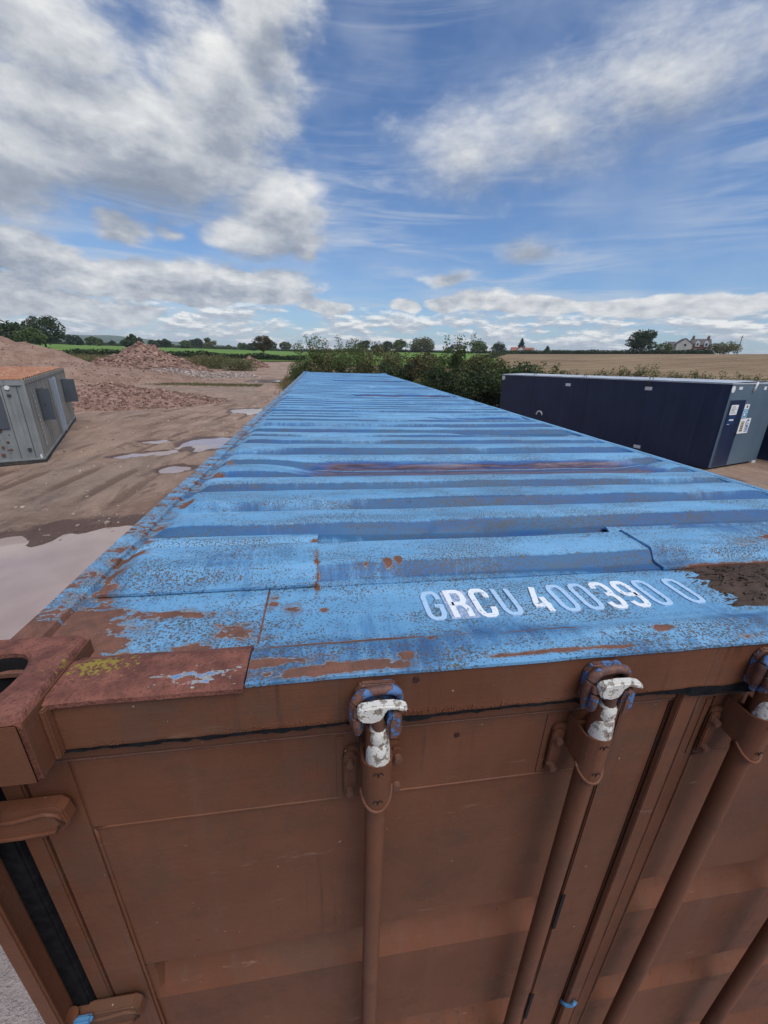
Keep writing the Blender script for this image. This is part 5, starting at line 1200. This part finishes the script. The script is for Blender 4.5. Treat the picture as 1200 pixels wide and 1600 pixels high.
hedge('far_hedge', 'dark hedge joining the far row of trees', [(r_*math.sin(R_(a)), r_*math.cos(R_(a))) for a, r_ in ((-40, 330), (-30, 325), (-20, 335), (-10, 335), (-3, 330), (4, 330))], 2.2, 3.0, 'leaf_dark', 9, 5200, 1.1, 'field hedges')

# ------------------------------------------------------------------ houses
def bld(mb_, name, mt, par, **k): return mb_.build(name, M[mt], par, **k)
def gable(x0, x1, y0, y1, z, zr, along='y', over=0.25):
    """closed gable roof block; ridge along y or x"""
    m_ = MB()
    if along == 'y':
        xm = (x0+x1)/2; m_.prism([(x0-over, z-0.1), (x1+over, z-0.1), (x1+over, z+0.08), (xm, zr), (x0-over, z+0.08)], y0-over, y1+over, 'y')
    else:
        ym = (y0+y1)/2; m_.prism([(y0-over, z-0.1), (y1+over, z-0.1), (y1+over, z+0.08), (ym, zr), (y0-over, z+0.08)], x0-over, x1+over, 'x')
    return m_
HS = empty('farmhouse', (143.0, 150.5, hz(143, 150.5)+0.25), R_(-30)); HS.scale = (0.74, 0.74, 0.74); tag(HS, 'cream and brick farmhouse with two chimneys on the skyline', 'house')
# cream wing, gable to the yard; brick wing beside it with two dormers
def gabled_wall(x0, x1, y0, y1, z, zr):
    xm = (x0+x1)/2; return MB().prism([(x0, 0), (x1, 0), (x1, z), (xm, zr), (x0, z)], y0, y1, 'y')
bld(gabled_wall(-8.0, -1.0, -3.0, 5.0, 4.6, 7.2), 'cream_wall', 'render_cream', HS)
m_ = MB()
for s in (-1, 1): m_.prism([(-4.5, 7.55), (-4.5, 7.3), (-4.5+s*4.0, 4.35), (-4.5+s*4.0, 4.6)][::s], -3.2, 5.2, 'y')
bld(m_, 'roof', 'slate_roof', HS)
bld(MB().box(-11.0, -8.0, -1.2, 4.0, 0, 4.2), 'cream_annex', 'render_cream', HS)
bld(gable(-11.0, -8.1, -1.2, 4.0, 4.2, 5.9, 'x', 0.15), 'annex_roof', 'slate_roof', HS)
bld(MB().box(-1.0, 7.6, -1.0, 5.0, 0, 4.4), 'brick_wall', 'brick_red', HS)
rf = bld(gable(-0.9, 7.6, -1.0, 5.0, 4.4, 7.4, 'x', 0.2), 'roof', 'slate_roof', HS)
for cx in (-0.2, 6.4):
    c = bld(MB().box(cx-0.5, cx+0.5, 1.5, 2.5, 6.4, 8.6), 'chimney', 'brick_red', HS, bevel=0.05)
    bld(MB().box(cx-0.3, cx-0.05, 1.8, 2.1, 8.6, 9.0).box(cx+0.1, cx+0.35, 1.8, 2.1, 8.6, 9.0), 'chimney_pot', 'tile_roof', c)
for cx in (1.6, 5.4):
    d = bld(MB().prism([(cx-0.9, 3.6), (cx+0.9, 3.6), (cx+0.9, 5.4), (cx, 6.4), (cx-0.9, 5.4)], -1.35, 1.6, 'y'), 'dormer', 'off_white', HS)
    bld(MB().box(cx-0.45, cx+0.45, -1.40, -1.36, 4.0, 5.2), 'pane', 'window_dark', d)
    b = bld(MB().box(cx-1.1, cx+1.1, -1.7, -1.02, 0.2, 2.5), 'bay_window', 'off_white', HS)
    bld(MB().box(cx-0.8, cx+0.8, -1.74, -1.71, 0.9, 2.2), 'pane', 'window_dark', b)
p = bld(MB().box(3.0, 4.1, -1.12, -1.01, 0.0, 2.3), 'door', 'off_white', HS)
for (x, z, ww, hh, y) in ((-4.2, 3.5, 1.3, 1.4, -3.0), (-4.2, 0.9, 0.9, 1.0, -3.0), (-2.0, 1.0, 0.9, 1.1, -3.0), (-9.6, 2.2, 1.4, 1.4, -1.2)):
    f_ = bld(MB().box(x-ww/2, x+ww/2, y-0.04, y-0.005, z, z+hh), 'window', 'off_white', HS); bld(MB().box(x-ww/2+.12, x+ww/2-.12, y-0.06, y-0.041, z+.12, z+hh-.12), 'pane', 'window_dark', f_)
BG = empty('bungalow', (108.5, 224, hz(108.5, 224)-0.1), R_(-20)); BG.scale = (0.82, 0.82, 0.82); tag(BG, 'white bungalow with red roof among conifers on the skyline', 'house')
bld(MB().box(-7, 7, -3, 3.5, 0, 2.6), 'wall', 'off_white', BG); bld(gable(-7, 7, -3, 3.5, 2.6, 4.9, 'x', 0.4), 'roof', 'tile_roof', BG)
bld(gabled_wall(-4.0, 1.5, -5.5, -2.9, 2.6, 5.0), 'front_gable', 'off_white', BG)
m_ = MB()
for s in (-1, 1): m_.prism([(-1.25, 5.35), (-1.25, 5.1), (-1.25+s*3.2, 2.4), (-1.25+s*3.2, 2.65)][::s], -5.7, -2.0, 'y')
bld(m_, 'gable_roof', 'tile_roof', BG)
for x in (-5.2, 3.2, 5.4): bld(MB().box(x-0.6, x+0.6, -3.06, -3.01, 0.9, 2.1), 'window', 'window_dark', BG)
bld(MB().box(-2.2, -0.3, -5.56, -5.51, 0.9, 2.1), 'window', 'window_dark', BG)
for (x, y, lb, seed) in ((84.0, 262, 'tiny white house between the field trees', 1),):
    h_ = empty('far_house', (x, y, hz(x, y)+0.3), R_(15)); tag(h_, lb, 'house')
    bld(MB().box(-4, 4, -3, 3, 0, 3.0), 'wall', 'off_white', h_); bld(gable(-4, 4, -3, 3, 3.0, 5.2, 'x'), 'roof', 'slate_roof', h_); bld(MB().box(-1, 1, -3.05, -3.01, 1, 2.2), 'window', 'window_dark', h_)
pl = empty('telegraph_pole', (122.2, 112.2, hz(122.2, 112.2))); tag(pl, 'thin wooden telegraph pole right of the farmhouse', 'pole')
bld(MB().tube([(0, 0, -0.5), (0.1, 0, 5.2)], [0.14, 0.09], 8), 'pole', 'pole_wood', pl); bld(MB().box(-0.5, 0.6, -0.06, 0.06, 4.7, 4.8), 'cross_arm', 'pole_wood', pl)
hm = bpy.data.materials.new('haze'); hm.use_nodes = True; ht = NT(hm.node_tree); ht.N.clear()
ho = ht.new('ShaderNodeOutputMaterial'); hv = ht.new('ShaderNodeVolumePrincipled', {'Color': (0.85, 0.92, 1.0), 'Density': 0.00020}); ht.L.new(hv.outputs[0], ho.inputs[1])
o = MB().box(-4000, 4000, -4000, 4000, -40, 90).build('haze', hm); tag(o, 'thin air haze over the fields', 'haze', kind='stuff')
